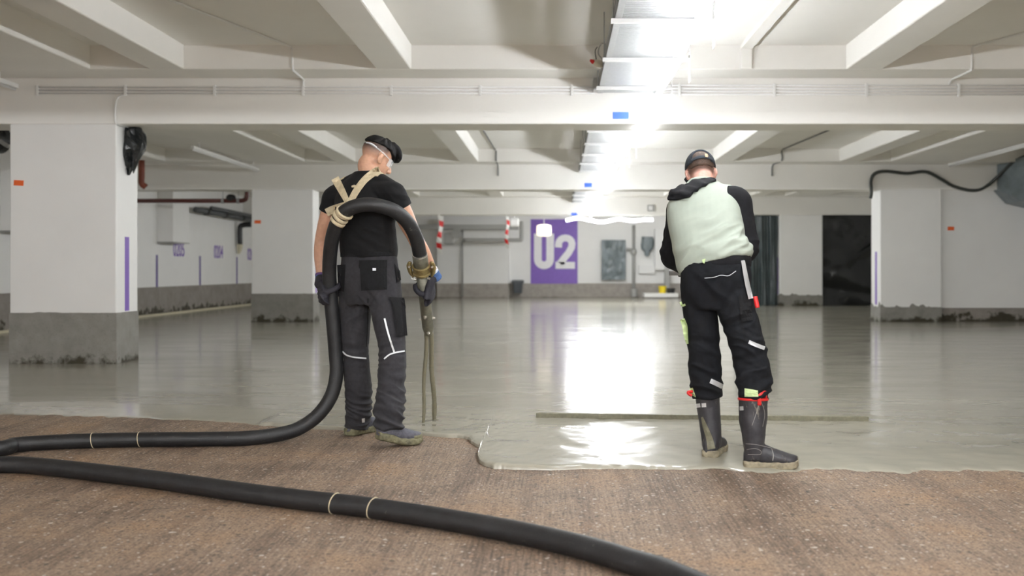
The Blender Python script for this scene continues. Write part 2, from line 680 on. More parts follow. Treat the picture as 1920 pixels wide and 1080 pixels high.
def grid_patch(bvh, G, t=0.006, dome=0.0):
    """G: rows x cols of pixel positions, laid on the garment's surface as a piece of thickness t"""
    G = np.array(G, float)
    nr, nc = G.shape[:2]
    hit = np.full((nr, nc, 3), np.nan)
    dirs = np.zeros((nr, nc, 3))
    for i in range(nr):
        for j in range(nc):
            h, d = cast(bvh, *G[i, j])
            dirs[i, j] = d
            if h is not None:
                hit[i, j] = h
    ok = ~np.isnan(hit[..., 0])
    if not ok.any():
        return MB()
    idx = np.argwhere(ok)
    for i in range(nr):
        for j in range(nc):
            if not ok[i, j]:
                k = idx[np.argmin(((idx - (i, j)) ** 2).sum(1))]
                Y = hit[k[0], k[1], 1] + 0.004
                hit[i, j] = P(G[i, j][0], G[i, j][1], Y)
    # soften depth jumps
    ymin = np.nanmedian(hit[..., 1])
    for i in range(nr):
        for j in range(nc):
            if hit[i, j, 1] > ymin + 0.16:
                hit[i, j] = P(G[i, j][0], G[i, j][1], ymin + 0.05)
    out = MB()
    v, f = [], []
    for i in range(nr):
        for j in range(nc):
            e = math.sin(math.pi * (i / (nr - 1) if nr > 1 else .5)) * math.sin(math.pi * (j / (nc - 1) if nc > 1 else .5))
            v.append(hit[i, j] - dirs[i, j] * (t + dome * e ** 0.6))
    for i in range(nr):
        for j in range(nc):
            v.append(hit[i, j] + dirs[i, j] * 0.004)
    o = nr * nc
    for i in range(nr - 1):
        for j in range(nc - 1):
            a, b, c, d = i * nc + j, i * nc + j + 1, (i + 1) * nc + j + 1, (i + 1) * nc + j
            f.append((a, b, c, d))
            f.append((o + a, o + d, o + c, o + b))
    for j in range(nc - 1):
        f.append((j, o + j, o + j + 1, j + 1))
        k = (nr - 1) * nc + j
        f.append((k, k + 1, o + k + 1, o + k))
    for i in range(nr - 1):
        a, b = i * nc, (i + 1) * nc
        f.append((a, b, o + b, o + a))
        a, b = a + nc - 1, b + nc - 1
        f.append((a, o + a, o + b, b))
    return out.add(v, f)


def surf_strap(bvh, pts, w, t):
    """a flat strap following the garment's surface through the given world points"""
    pts, _ = catmull(np.array(pts, float), np.ones((len(pts), 2)), 6)
    S, Nn = [], []
    for q in pts:
        loc, nor, _, _ = bvh.find_nearest(Vector(q))
        S.append(np.array(loc))
        Nn.append(np.array(nor))
    S, Nn = np.array(S), np.array(Nn)
    tan = np.gradient(S, axis=0)
    rings = []
    for c, n, d in zip(S, Nn, tan):
        d = d / (np.linalg.norm(d) + 1e-9)
        s = np.cross(d, n)
        s /= np.linalg.norm(s) + 1e-9
        rings.append(np.array([c - s * w / 2 + n * t, c + n * (t + 0.002), c + s * w / 2 + n * t, c + s * w / 2 - n * 0.004, c - s * w / 2 - n * 0.004]))
    return MB().loft(rings)


def quad_patch(bvh, corners, t=0.006, nu=8, nv=8, dome=0.0):
    """corners: TL, TR, BR, BL in photo pixels"""
    tl, tr, br, bl = [np.array(c, float) for c in corners]
    G = [[(tl * (1 - a) + tr * a) * (1 - b) + (bl * (1 - a) + br * a) * b for a in np.linspace(0, 1, nu)] for b in np.linspace(0, 1, nv)]
    return grid_patch(bvh, G, t, dome)


def ribbon_patch(bvh, pts, width, t=0.004, across=4, sub=6):
    pts = np.array(pts, float)
    if len(pts) > 2:
        p2, _ = catmull(pts, np.ones((len(pts), 2)), sub)
    else:
        s = np.linspace(0, 1, sub + 1)[:, None]
        p2 = pts[0] * (1 - s) + pts[1] * s
    tan = np.gradient(p2, axis=0)
    tan /= np.linalg.norm(tan, axis=1)[:, None]
    nrm = np.stack([-tan[:, 1], tan[:, 0]], 1)
    w = np.interp(np.linspace(0, 1, len(p2)), np.linspace(0, 1, len(np.atleast_1d(width))), np.atleast_1d(width)) if not np.isscalar(width) else np.full(len(p2), width)
    G = [[p + nn * ww * (k / (across - 1) - 0.5) for k in range(across)] for p, nn, ww in zip(p2, nrm, w)]
    return grid_patch(bvh, G, t)


def stroke2d(path, w, closed=False):
    """thick 2-D polyline -> list of quads (pairs of offset points)"""
    path = np.array(path, float)
    tan = np.gradient(path, axis=0)
    tan /= np.linalg.norm(tan, axis=1)[:, None]
    nrm = np.stack([-tan[:, 1], tan[:, 0]], 1)
    return path + nrm * w / 2, path - nrm * w / 2


def text_mesh(body, size, bold=0.0):
    cu = bpy.data.curves.new('txt', 'FONT')
    cu.body = body
    cu.size = size
    cu.align_x = 'CENTER'
    cu.align_y = 'CENTER'
    cu.offset = bold
    cu.extrude = 0.002
    o = bpy.data.objects.new('txt', cu)
    C.objects.link(o)
    dg = bpy.context.evaluated_depsgraph_get()
    me = bpy.data.meshes.new_from_object(o.evaluated_get(dg))
    bpy.data.objects.remove(o)
    mb = MB()
    mb.add([tuple(v.co) for v in me.vertices], [tuple(p.vertices) for p in me.polygons])
    return mb

# ------------------------------------------------------------------ the setting
XL, XR, YB, YF = -8.7, 12.0, -6.0, 35.0
ROWS = [1.8, 10.1, 18.3, 26.6]
BD = 0.48                      # beam depth along Y
Z_BEAM, Z_RIB, Z_TOP = 2.54, 3.02, 3.26

floor = struct(build('floor', MB().box(XL - 0.2, XR + 0.2, YB - 0.2, YF + 0.2, -0.2, 0.0), 'raw_floor'))

ceiling = struct(build('ceiling', MB().box(XL - 0.2, XR + 0.2, YB - 0.2, YF + 0.2, Z_TOP, Z_TOP + 0.25), 'ceiling_paint'))
for y in ROWS:
    build('beam', MB().box(XL, XR, y, y + BD, Z_BEAM, Z_TOP + 0.05), 'ceiling_paint', ceiling, bevel=0.012)
bays = [(YB, ROWS[0])] + [(ROWS[i] + BD, ROWS[i + 1]) for i in range(3)] + [(ROWS[3] + BD, YF)]
RIBS = [(-7.62, -7.27), (-4.09, -3.74), (-1.81, -1.457), (0.54, 0.89), (2.90, 3.27), (5.25, 5.60), (9.2, 9.55)]
for (y0, y1) in bays:
    for (x0, x1) in RIBS:
        build('rib', MB().box(x0, x1, y0 + 0.46, y1 - 0.46, Z_RIB, Z_TOP + 0.02), 'ceiling_paint', ceiling, bevel=0.015)
    for (x0, x1) in ((-5.82, -4.68), (6.20, 7.36)):
        build('solid_band', MB().box(x0, x1, y0 + 0.46, y1 - 0.46, Z_RIB, Z_TOP + 0.02), 'ceiling_paint', ceiling, bevel=0.015)
    for (a, b_) in ((y0, y0 + 0.46), (y1 - 0.46, y1)):
        build('edge_strip', MB().box(XL, XR, a, b_, Z_RIB, Z_TOP + 0.02), 'ceiling_paint', ceiling, bevel=0.01)


def plinth_shell(x0, x1, y0, y1, zt, jag, seed, t=0.006):
    """thin bare band around a column whose top follows the ragged paint line"""
    r = random.Random(seed)
    pts = []
    per = [(x0, y0), (x1, y0), (x1, y1), (x0, y1)]
    for k in range(4):
        a, b = np.array(per[k]), np.array(per[(k + 1) % 4])
        n = max(4, int(np.linalg.norm(b - a) / 0.03))
        for i in range(n):
            pts.append(a + (b - a) * i / n)
    c = np.array([(x0 + x1) / 2, (y0 + y1) / 2])
    n = len(pts)
    bot, top, topi = [], [], []
    for p in pts:
        q = p + np.sign(p - c) * np.array([t if abs(abs(p[0] - c[0]) - (x1 - x0) / 2) < 1e-6 else 0, t if abs(abs(p[1] - c[1]) - (y1 - y0) / 2) < 1e-6 else 0])
        s = mnoise.noise(Vector((p[0] * 7 + seed, p[1] * 7, seed * 1.7)))
        s2 = mnoise.noise(Vector((p[0] * 28 + seed, p[1] * 28, seed * 0.7)))
        z = zt + jag * max(0, s) ** 1.2 * 1.6 + jag * 0.35 * s2 * (1 if s > 0 else 0.12)
        bot.append((q[0], q[1], 0.0))
        top.append((q[0], q[1], z))
        topi.append((p[0], p[1], z + 0.002))
    mb = MB()
    mb.loft([np.array(bot), np.array(top), np.array(topi)], cap=False)
    return mb


def column(x0, x1, y0, y1, zp, jag, seed, label, stripe=None, zfloor=0.0):
    root = empty('column', ((x0 + x1) / 2, (y0 + y1) / 2, 0))
    tag(root, label, 'column', 'concrete columns of the garage')
    build('shaft', MB().box(x0, x1, y0, y1, 0, Z_BEAM), 'white_paint', root, bevel=0.012)
    build('plinth', plinth_shell(x0, x1, y0, y1, zp, jag, seed), 'plinth_column', root)
    if stripe:
        build('stripe', stripe, 'purple_paint', root)
    return root


column(-5.755, -4.635, 10.1, 10.62, 0.552, 0.012, 1, 'nearest wide white column with purple stripe and grey plinth at left',
       MB().box(-4.636, -4.632, 10.30, 10.40, 0.565, 1.36))
column(-5.82, -4.65, 18.3, 18.78, 0.555, 0.012, 2, 'white column with grey plinth standing behind the left worker',
       MB().box(-4.651, -4.646, 18.5, 18.6, 0.565, 1.36))
column(6.17, 7.33, 18.3, 18.84, 0.30, 0.11, 3, 'white column with peeling plinth under the drooping black cable',
       MB().box(6.166, 6.171, 18.5, 18.6, 0.34, 1.36))
column(6.18, 7.36, 26.6, 27.08, 0.31, 0.08, 4, 'far white column between the two plastic covered openings',
       MB().box(6.176, 6.181, 26.8, 26.9, 0.33, 1.36))


def wall(name, box, plinth, pm):
    w = struct(build(name, MB().box(*box), 'white_paint'))
    if plinth:
        build('plinth', MB().box(*plinth), pm, w)
    return w


wall_left = wall('wall_left', (XL - 0.2, XL, YB, YF, 0, Z_TOP), (XL - 0.01, XL + 0.006, YB, YF, 0, 0.64), 'plinth_wall')
build('mortar_fillet', MB().tube([(XL + 0.02, 4, 0.02), (XL + 0.02, 20, 0.03), (XL + 0.02, 34.9, 0.02)], 0.035, n=8), 'cream_plastic', wall_left)
wall_back = wall('wall_back', (XL, XR, YF, YF + 0.2, 0, Z_TOP), (XL, XR, YF - 0.006, YF + 0.01, 0, 0.53), 'plinth_far')
pier = MB().box(-4.3, -1.75, YF - 0.45, YF, 0, Z_BEAM + 0.3)
build('pier', pier, 'white_paint', wall_back)
build('plinth', MB().box(-4.306, -1.744, YF - 0.456, YF - 0.40, 0, 0.53), 'plinth_far', wall_back)
wall_right = wall('wall_right', (7.33, XR, 18.45, 18.65, 0, Z_TOP), (7.33, XR, 18.444, 18.46, 0, 0.28), 'plinth_wall')
wall('wall_right_side', (XR, XR + 0.2, YB, 18.6, 0, Z_TOP), (XR - 0.006, XR + 0.01, YB, 18.6, 0, 0.3), 'plinth_wall')
wall('wall_behind_camera', (XL, XR, YB - 0.2, YB, 0, Z_TOP), (XL, XR, YB - 0.01, YB + 0.006, 0, 0.5), 'plinth_wall')
wall('wall_right_recess', (9.0, 9.2, 18.6, 27.1, 0, Z_TOP), None, None)
wall('wall_right_back', (5.02, 5.2, 27.1, YF, 0, Z_TOP), None, None)
# dark room behind the plastic-covered openings
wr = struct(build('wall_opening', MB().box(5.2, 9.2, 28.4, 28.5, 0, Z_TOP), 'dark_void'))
struct(build('trim_1', MB().box(7.36, 9.0, 26.62, 27.05, 2.66, Z_BEAM + 0.35), 'white_paint'))


def sheet(name, x0, x1, y, z0, z1, mat, fold, seed, label, cat):
    nx, nz = 40, 60
    v, f = [], []
    for side in (0, 1):
        for i in range(nz + 1):
            for j in range(nx + 1):
                a, b = j / nx, i / nz
                x = x0 + (x1 - x0) * a
                z = z0 + (z1 - z0) * b
                d = fold(a, b) + 0.03 * mnoise.noise(Vector((a * 5 + seed, b * 6, 0)))
                v.append((x, y + d + side * 0.004, z))
    nn = (nx + 1) * (nz + 1)
    for i in range(nz):
        for j in range(nx):
            p = i * (nx + 1) + j
            q = (p, p + 1, p + nx + 2, p + nx + 1)
            f.append(q)
            f.append(tuple(nn + k for k in q[::-1]))
    mb = MB().add(v, f)
    o = build(name, mb, mat, smooth=True, fixn=False)
    tag(o, label, cat)
    return o


sheet('plastic_sheet', 7.37, 8.98, 26.72, 0.03, 2.68, 'black_sheet',
      lambda a, b: 0.09 * math.exp(-((b - 0.42 - 0.25 * a * a) / 0.05) ** 2) * (0.3 + a) + 0.06 * math.sin(3 * b * 3.1 + a * 4) + 0.05 * math.exp(-((b - 0.2 + 0.1 * a) / 0.06) ** 2),
      1.0, 'black plastic sheet hung across the opening beside the far column', 'plastic sheet')
sheet('plastic_sheet', 5.0, 6.16, 26.75, 0.03, 2.52, 'teal_sheet',
      lambda a, b: 0.05 * math.sin(a * 26 + 2 * b) + 0.03 * math.sin(a * 60),
      5.0, 'dark teal plastic sheet hung in the opening behind the right worker', 'plastic sheet')

# --- wet screed: a levelled layer with a ragged front edge, 2 cm thick
edge_px = [(-200, 776), (0, 778), (100, 779), (170, 781), (250, 783), (330, 786), (390, 790), (470, 797), (560, 803), (640, 807), (700, 810), (760, 813),
           (786, 815), (830, 820), (866, 823), (878, 825), (882.5, 832), (899, 840), (898.5, 848), (894.5, 859), (898, 867), (909, 874.5), (926, 880), (965, 882), (1002, 882), (1060, 881),
           (1150, 878), (1230, 881), (1290, 881), (1340, 879), (1400, 884), (1460, 886), (1500, 885), (1545, 880), (1620, 884), (1700, 888),
           (1740, 882), (1800, 884), (1920, 886), (2100, 888)]
epts = np.array([ground(a, b) for a, b in edge_px])
epts[12:20, 1] += 0.0
ex = np.maximum.accumulate(epts[:, 0] + np.arange(len(epts)) * 1e-4)
SCREED_Z = 0.02
xs = np.concatenate([np.linspace(XL, -4.2, 50), np.arange(-4.18, -0.62, 0.03), np.arange(-0.62, -0.25, 0.006), np.arange(-0.25, 3.4, 0.02), np.linspace(3.45, XR, 70)])
edge_y = np.interp(xs, ex, epts[:, 1])
edge_y += np.array([(0.055 if (x < -1.5 or x > 0.9) else 0.0) * mnoise.noise(Vector((x * 13, 1.3, 0))) + (0.03 if (x < -1.5 or x > 0.9) else 0.0) * mnoise.noise(Vector((x * 45, 2.3, 0))) + 0.030 * mnoise.noise(Vector((x * 6, 3.3, 0))) + 0.016 * mnoise.noise(Vector((x * 21, 9.1, 0))) + 0.007 * mnoise.noise(Vector((x * 70, 5.1, 0))) for x in xs])
toff = [0.0, 0.003, 0.008, 0.016, 0.03, 0.05] + list(np.arange(0.075, 1.9, 0.025)) + list(np.geomspace(2.0, 31.0, 40))
sv, sf = [], []
EP = np.stack([xs, edge_y], 1)
PD, PZ = [0.0, 0.003, 0.008, 0.016, 0.03, 0.05], [-0.1, 0.55, 0.82, 0.96, 1.02, 1.0]
for ix, (x, ey) in enumerate(zip(xs, edge_y)):
    near = EP[max(0, ix - 60):ix + 60]
    thin = 0.35 if (x > 1.4 or x < -1.9) else (1.0 if x < 0.3 else max(0.35, 1.0 - (x - 0.3) / 1.4))
    for t in toff:
        y = ey + t * (1.0 if t < 2 else (YF - ey) / 31.0 if t > 30 else 1.0)
        y = min(y, YF - 0.002)
        dist = t if t > 0.7 else (0.0 if t == 0 else float(np.sqrt(((near - (x, y)) ** 2).sum(1)).min()))
        full = min(1.0, thin + (1 - thin) * min(1, dist / 0.5))
        dist_e = dist / (1 + 7 * (1 - thin) / 0.65)
        z = SCREED_Z * full * float(np.interp(dist_e, PD, PZ)) * (1 + 0.3 * math.exp(-((x + 0.25) / 0.35) ** 2) * math.exp(-(dist / 0.25) ** 2))
        fresh = math.exp(-max(0, y - 6.35) ** 2 / 0.05) * math.exp(-max(0, abs(x - 0.6) - 1.6) ** 2 / 0.3)
        if dist > 0.02:
            fade = min(1.0, dist / 0.1)
            lumpy = 1.0 + 1.6 * math.exp(-max(0, x - 0.1) ** 2 / 0.05) * math.exp(-max(0, -0.9 - x) ** 2 / 0.05)
            n1 = mnoise.noise(Vector((x * 3.5 + y, y * 3.5 - 0.7 * x, 1.0)))
            n2 = mnoise.noise(Vector((x * 9 - y * 2, y * 9 + x * 2, 4.0)))
            n3 = mnoise.noise(Vector((x * 26, y * 26, 7.0)))
            z += fresh * fade * (0.0040 * n1 + 0.0022 * n2 + 0.0008 * lumpy * n3)
            z += 0.0008 * mnoise.noise(Vector((x * 0.7, y * 1.1, 2.0)))
            dd = math.hypot((x + 0.81) / 1.0, y - 6.2)
            z += 0.0035 * math.cos(dd * 34) * math.exp(-dd / 0.16)
        sv.append((x, y, z))
nt_ = len(toff)
for i in range(len(xs) - 1):
    for j in range(nt_ - 1):
        sf.append((i * nt_ + j, (i + 1) * nt_ + j, (i + 1) * nt_ + j + 1, i * nt_ + j + 1))
screed = build('wet_screed', MB().add(sv, sf), 'wet_screed', smooth=True, fixn=False)
tag(screed, 'glossy wet grey screed layer poured over the garage floor', 'screed', kind='stuff')

# --- lights: LED light hoses
def hose_light(pts, label, r=0.019):
    o = build('light_hose', MB().tube(pts, r, n=8, sub=8), 'led_light', smooth=True)
    tag(o, label, 'light hose', 'lit light hoses')
    return o


lp = []
for y0, y1 in bays[:-1]:
    a, b = max(y0, -5.5), y1
    for k in range(5):
        y = a + (b - a) * (0.08 + 0.84 * k / 4)
        lp.append((0.95 + 0.012 * math.sin(k * 2.3 + y), y, 2.655 - 0.02 * (k % 2)))
    lp.append((0.95, b + BD / 2, Z_BEAM - 0.035))
hose_light(lp, 'long glowing light hose running beneath the cable tray')
cross = [P(1062, 413, 27.4), P(1085, 409, 27.5), P(1105, 413, 27.6), P(1130, 416, 27.5), P(1160, 411, 27.5), P(1185, 414, 27.5), P(1208, 412, 27.5), P(1224, 412, 27.5)]
ch_ = hose_light(cross, 'wavy glowing light hose strung crosswise near the far wall', 0.04)
for k in (1, 4, 6):
    build('hang_wire', MB().cyl((cross[k][0], cross[k][1], (cross[k][2] + Z_TOP) / 2), (0, 0, 1), 0.004, Z_TOP - cross[k][2], 6), 'galvanised', ch_)
hose_light([(0.3, 28.6, 2.78), (1.2, 28.7, 2.74), (2.2, 28.6, 2.78), (3.4, 28.6, 2.76)], 'added unseen light hose behind the farthest beam, brightening the far wall', 0.032)  # added hidden source, lifts the brightness of the far bay
hose_light([(-7.5, -2.6, 2.5), (-4.0, -2.5, 2.46), (0.0, -2.6, 2.5), (4.0, -2.5, 2.46), (9.0, -2.6, 2.5)], 'added unseen light hose strung crosswise behind the camera as fill light', 0.033)  # added out-of-view fill for column fronts, beam faces and the workers' backs

# --- cable tray in each bay
def tray(y0, y1, label):
    x0, x1, z0 = 0.43, 1.06, 2.86
    root = empty('cable_tray', ((x0 + x1) / 2, (y0 + y1) / 2, z0))
    tag(root, label, 'cable tray', 'cable tray sections')
    for x in (x0, x1):
        mb = MB()
        for z in (0.0, 0.045, 0.095):
            mb.box(x - 0.004, x + 0.004, y0, y1, z0 + z, z0 + z + 0.014)
        n = int((y1 - y0) / 0.06)
        for k in range(n):
            y = y0 + (k + 0.5) * (y1 - y0) / n
            mb.box(x - 0.004, x + 0.004, y - 0.012, y + 0.012, z0, z0 + 0.1)
        build('side_rail', mb, 'galvanised', root)
        lip = MB().box(x - (0.0 if x == x0 else 0.05), x + (0.05 if x == x0 else 0.0), y0, y1, z0 - 0.003, z0 + 0.001)
        build('rail_flange', lip, 'galvanised', root)
    mb = MB()
    n = int((y1 - y0) / 0.036)
    for k in range(n):
        y = y0 + (k + 0.5) * (y1 - y0) / n
        mb.box(x0, x1, y - 0.0125, y + 0.0125, z0 + 0.001, z0 + 0.004)
    for k in range(5):
        x = x0 + 0.06 + k * (x1 - x0 - 0.12) / 4
        mb.box(x - 0.018, x + 0.018, y0, y1, z0 + 0.004, z0 + 0.007)
    s = build('slats', mb, 'galvanised', root)
    s['kind'] = 'stuff'
    y = y1 - 0.37
    first = firsth = None
    while y > y0 + 0.2:
        if first is None:
            first = build('bracket', MB().box(x0 - 0.03, x1 + 0.06, y - 0.02, y + 0.02, z0 - 0.035, z0 - 0.004), 'white_metal', root)
            hb = MB()
            xh = x1 + 0.10
            for dy in (-0.035, 0.035):
                hb.box(xh - 0.003, xh + 0.003, y + dy - 0.01, y + dy + 0.01, z0 - 0.22, z0 + 0.16)
            for k in range(7):
                zz = z0 - 0.22 + k * 0.055
                hb.box(xh - 0.003, xh + 0.003, y - 0.04, y + 0.04, zz, zz + 0.02)
            hb.box(x1, xh, y - 0.02, y + 0.02, z0 - 0.03, z0 - 0.015)
            firsth = build('hanger', hb, 'white_metal', root)
            yf = y
            rod = build('rod', MB().cyl((x0 - 0.015, y, (z0 + Z_TOP) / 2), (0, 0, 1), 0.006, Z_TOP - z0, 8), 'galvanised', root)
        else:
            for q in (first, firsth, rod):
                copy_child(q, root, (0, y - yf, 0))
        y -= 1.3
    return root


tray(2.30, 10.06, 'perforated cable tray nearest the camera, in front of the first beam')
tray(10.62, 18.26, 'perforated cable tray between the first and second beam')
tray(18.82, 26.56, 'perforated cable tray between the second and third beam, far back')

# --- conduits on the first beam
def conduit_run(xa, xb, zs, clamp_px, label):
    y = 10.085
    root = empty('conduit_run', ((xa + xb) / 2, y, zs[-1]))
    tag(root, label, 'conduit', 'conduit runs on the first beam')
    for z in zs:
        build('conduit', MB().tube([(xa, y, z), (xb, y, z)], 0.0085, n=8, sub=1), 'white_metal', root, smooth=True)
    for px in clamp_px:
        x = (px - VPX) * y / F_PX
        build('clamp', MB().box(x - 0.014, x + 0.014, y - 0.012, 10.1, zs[-1] - 0.025, zs[0] + 0.02), 'white_metal', root, bevel=0.004)
    return root


conduit_run(-5.45, 0.40, [2.925, 2.893, 2.861], [70, 235, 402, 568, 733, 900, 1072], 'three thin white conduits along the beam left of the tray')
conduit_run(1.12, 6.2, [2.945, 2.913, 2.881, 2.849], [1274, 1452, 1625, 1798], 'four thin white conduits along the beam right of the tray')


def pipe(name, pts, r, mat, label, cat, n=10, group=None, sub=6):
    o = build(name, MB().tube(pts, r, n=n, sub=sub), mat, smooth=True)
    tag(o, label, cat, group)
    return o


pipe('conduit', [P(235, 178, 10.08), P(222, 182, 10.08), P(217, 195, 10.08), P(216, 226, 10.08), P(222, 233, 10.12), P(240, 238, 10.3)], 0.011, 'white_metal',
     'conduit bending down the beam above the bagged box', 'conduit')
pipe('conduit', [(-4.2, 5.0, Z_TOP - 0.012), (-2.68, 9.60, Z_TOP - 0.012), (-2.66, 9.635, Z_TOP - 0.03), (-2.655, 9.635, Z_RIB + 0.02), (-2.65, 9.66, Z_RIB - 0.012), (-2.66, 10.05, Z_RIB - 0.015), (-2.665, 10.085, 2.99), (-2.665, 10.085, 2.93)], 0.012, 'white_metal',
     'conduit crossing the coffer and dropping to the beam, left side', 'conduit', sub=4)
pipe('conduit', [(5.6, 6.4, Z_TOP - 0.012), (4.2, 9.60, Z_TOP - 0.012), (4.17, 9.635, Z_TOP - 0.03), (4.165, 9.635, Z_RIB + 0.02), (4.16, 9.66, Z_RIB - 0.012), (4.15, 10.05, Z_RIB - 0.015), (4.14, 10.085, 2.99), (4.12, 10.085, 2.95)], 0.012, 'white_metal',
     'conduit crossing the coffer and dropping to the beam, right side', 'conduit', sub=4)
pipe('conduit', [(-1.2, 13.5, Z_TOP - 0.012), (-1.15, 17.8, Z_TOP - 0.012), (-1.13, 17.84, Z_TOP - 0.04), (-1.13, 17.84, Z_RIB + 0.02), (-1.12, 18.2, Z_RIB - 0.02), (-1.12, 18.28, 2.8)], 0.013, 'grey_pipe',
     'thin grey conduit on the ceiling beyond the first beam, left of centre', 'conduit', sub=4)
pipe('conduit', [(4.6, 12.0, Z_TOP - 0.012), (4.2, 17.8, Z_TOP - 0.012), (4.18, 17.84, Z_TOP - 0.04), (4.18, 17.84, Z_RIB + 0.02), (4.1, 18.2, Z_RIB - 0.02), (4.1, 18.28, 2.8)], 0.013, 'grey_pipe',
     'thin grey conduit on the ceiling beyond the first beam, above the cap', 'conduit', sub=4)
ch = MB().box(1.84, 1.955, 3.0, 9.62, Z_TOP - 0.045, Z_TOP).box(1.84, 1.955, 9.60, 9.64, Z_RIB, Z_TOP)
tag(build('cable_channel', ch, 'ceiling_paint', bevel=0.004), 'flat white cable channel along the bright coffer right of the tray', 'cable channel')


def trunking(x, y0, y1, z, label):
    root = empty('light_trunking', (x, (y0 + y1) / 2, z))
    tag(root, label, 'light fitting', 'unlit batten fittings')
    build('body', MB().box(x - 0.03, x + 0.03, y0, y1, z, z + 0.045), 'white_metal', root, bevel=0.006)
    build('diffuser', MB().tube([(x, y0 + 0.02, z - 0.012), (x, y1 - 0.02, z - 0.012)], 0.016, n=10, sub=1), 'cabinet_white', root, smooth=True)
    for y in (y0 + 0.3, y1 - 0.3):
        build('stem', MB().cyl((x, y, (z + 0.04 + Z_RIB) / 2), (0, 0, 1), 0.008, Z_RIB - z - 0.04, 8), 'white_metal', root)


trunking(-5.66, 14.9, 18.2, 2.89, 'unlit white batten under the ceiling behind the bagged column')
trunking(-5.66, 6.8, 10.05, 2.905, 'unlit batten at the left edge above the nearest column')
trunking(7.44, 13.6, 18.2, 2.98, 'unlit white batten under the ceiling above the right wall')

# --- tapes
def tape(px0, px1, py0, py1, Y, mat, label, group, tilt=0):
    a, b = P(px0, py1, Y), P(px1, py0, Y)
    mb = MB().box(a[0], b[0], Y - 0.003, Y + 0.003, a[2], b[2])
    c = (a + b) / 2
    t = math.radians(tilt)
    mb.xform(lambda p: np.array([c[0] + (p[0] - c[0]) * math.cos(t) - (p[2] - c[2]) * math.sin(t), p[1], c[2] + (p[0] - c[0]) * math.sin(t) + (p[2] - c[2]) * math.cos(t)]))
    tag(build('tape_marker', mb, mat), label, 'tape', group)


tape(26, 44, 338, 348, 10.097, 'orange_tape', 'orange tape marker on the nearest left column', 'orange tape markers', -3)
tape(477, 489, 413, 419, 18.297, 'orange_tape', 'orange tape marker on the column behind the left worker', 'orange tape markers', 0)
tape(1777, 1789, 425, 432, 18.441, 'orange_tape', 'orange tape marker on the right wall', 'orange tape markers', 0)
tape(1149, 1179, 210, 223, 10.097, 'blue_tape', 'blue tape marker on the first beam near the tray', 'blue tape markers', 0)
tape(1096, 1110, 343, 351, 18.297, 'blue_tape', 'blue tape marker on the second beam near the light', 'blue tape markers', 0)
tape(1071, 1082, 399, 404, 26.597, 'blue_tape', 'small blue tape marker on the third, farthest beam', 'blue tape markers', 0)

# --- black plastic bag over a box at the top of the nearest column
bag = MB()
rr = random.Random(11)
levels = [(238, 250, 12), (246, 247, 22), (258, 248, 24), (270, 250, 22), (283, 248, 19), (296, 245, 15), (308, 243, 11), (318, 241, 7), (326, 240, 2)]
rings_ = []
for k, (py, cx, hw) in enumerate(levels):
    c = P(cx, py, 10.36)
    n = 14
    rg = []
    for j in range(n):
        a = 2 * math.pi * j / n
        q = hw * 10.36 / F_PX * (1 + 0.62 * (rr.random() - 0.5))
        rg.append(c + np.array([math.cos(a) * q, math.sin(a) * q * 0.9 + 0.02 * rr.uniform(-1, 1), 0.02 * rr.uniform(-1, 1)]))
    rings_.append(np.array(rg))
bag.loft(rings_)
c = P(252, 305, 10.3)
bag.loft([ring(P(255, 288, 10.33), (1, 0, 0), (0, 1, 0), 0.06, 0.05, 8), ring(P(253, 308, 10.33), (1, 0, 0), (0, 1, 0), 0.03, 0.03, 8), ring(P(250, 325, 10.33), (1, 0, 0), (0, 1, 0), 0.004, 0.004, 8)])
tag(build('plastic_bag', bag, 'bag_plastic'), 'crumpled black plastic bag wrapped at the top of the nearest column', 'plastic bag')

# --- sensor hanging by the tray
sroot = empty('camera_sensor', tuple(P(1122, 118, 8.9)))
tag(sroot, 'small white device with red tip hanging beside the cable tray', 'device')
build('housing', MB().tube([P(1134, 121, 8.95), P(1122, 119, 8.9), P(1112, 115, 8.85)], [0.03, 0.036, 0.024], n=12), 'device_white', sroot, smooth=True)
build('tip', MB().tube([P(1112, 116, 8.85), P(1107, 113, 8.83)], [0.022, 0.012], n=10), 'red_plastic', sroot, smooth=True)
build('hook', MB().tube([P(1130, 112, 8.95), P(1122, 100, 8.95), P(1126, 84, 8.95), P(1134, 82, 8.95), P(1134, 92, 8.95)], 0.007, n=8), 'duct_grey', sroot, smooth=True)
build('lead', MB().tube([P(1118, 112, 8.9), P(1116, 96, 8.95), P(1120, 88, 8.95)], 0.005, n=6), 'rubber_cable', sroot, smooth=True)
jb = MB()
rr = random.Random(5)
jb.box(*[float(q) for q in (P(1112, 0, 9.9)[0], P(1124, 0, 9.9)[0])], 9.85, 10.05, 2.86, 2.98)
tag(build('junction_box', jb, 'duct_grey', bevel=0.01), 'small grey junction box where the conduits meet the tray', 'junction box')

# --- left wall fittings
def text_on(name, body, size, origin, right, up, mat, parent, squeeze=1.0, bold=0.0):
    mb = text_mesh(body, size, bold)
    o, r, u = np.array(origin, float), np.array(right, float), np.array(up, float)
    n = np.cross(r, u)
    mb.xform(lambda p: o + r * p[0] * squeeze + u * p[1] + n * p[2])
    return build(name, mb, mat, parent, fixn=False)


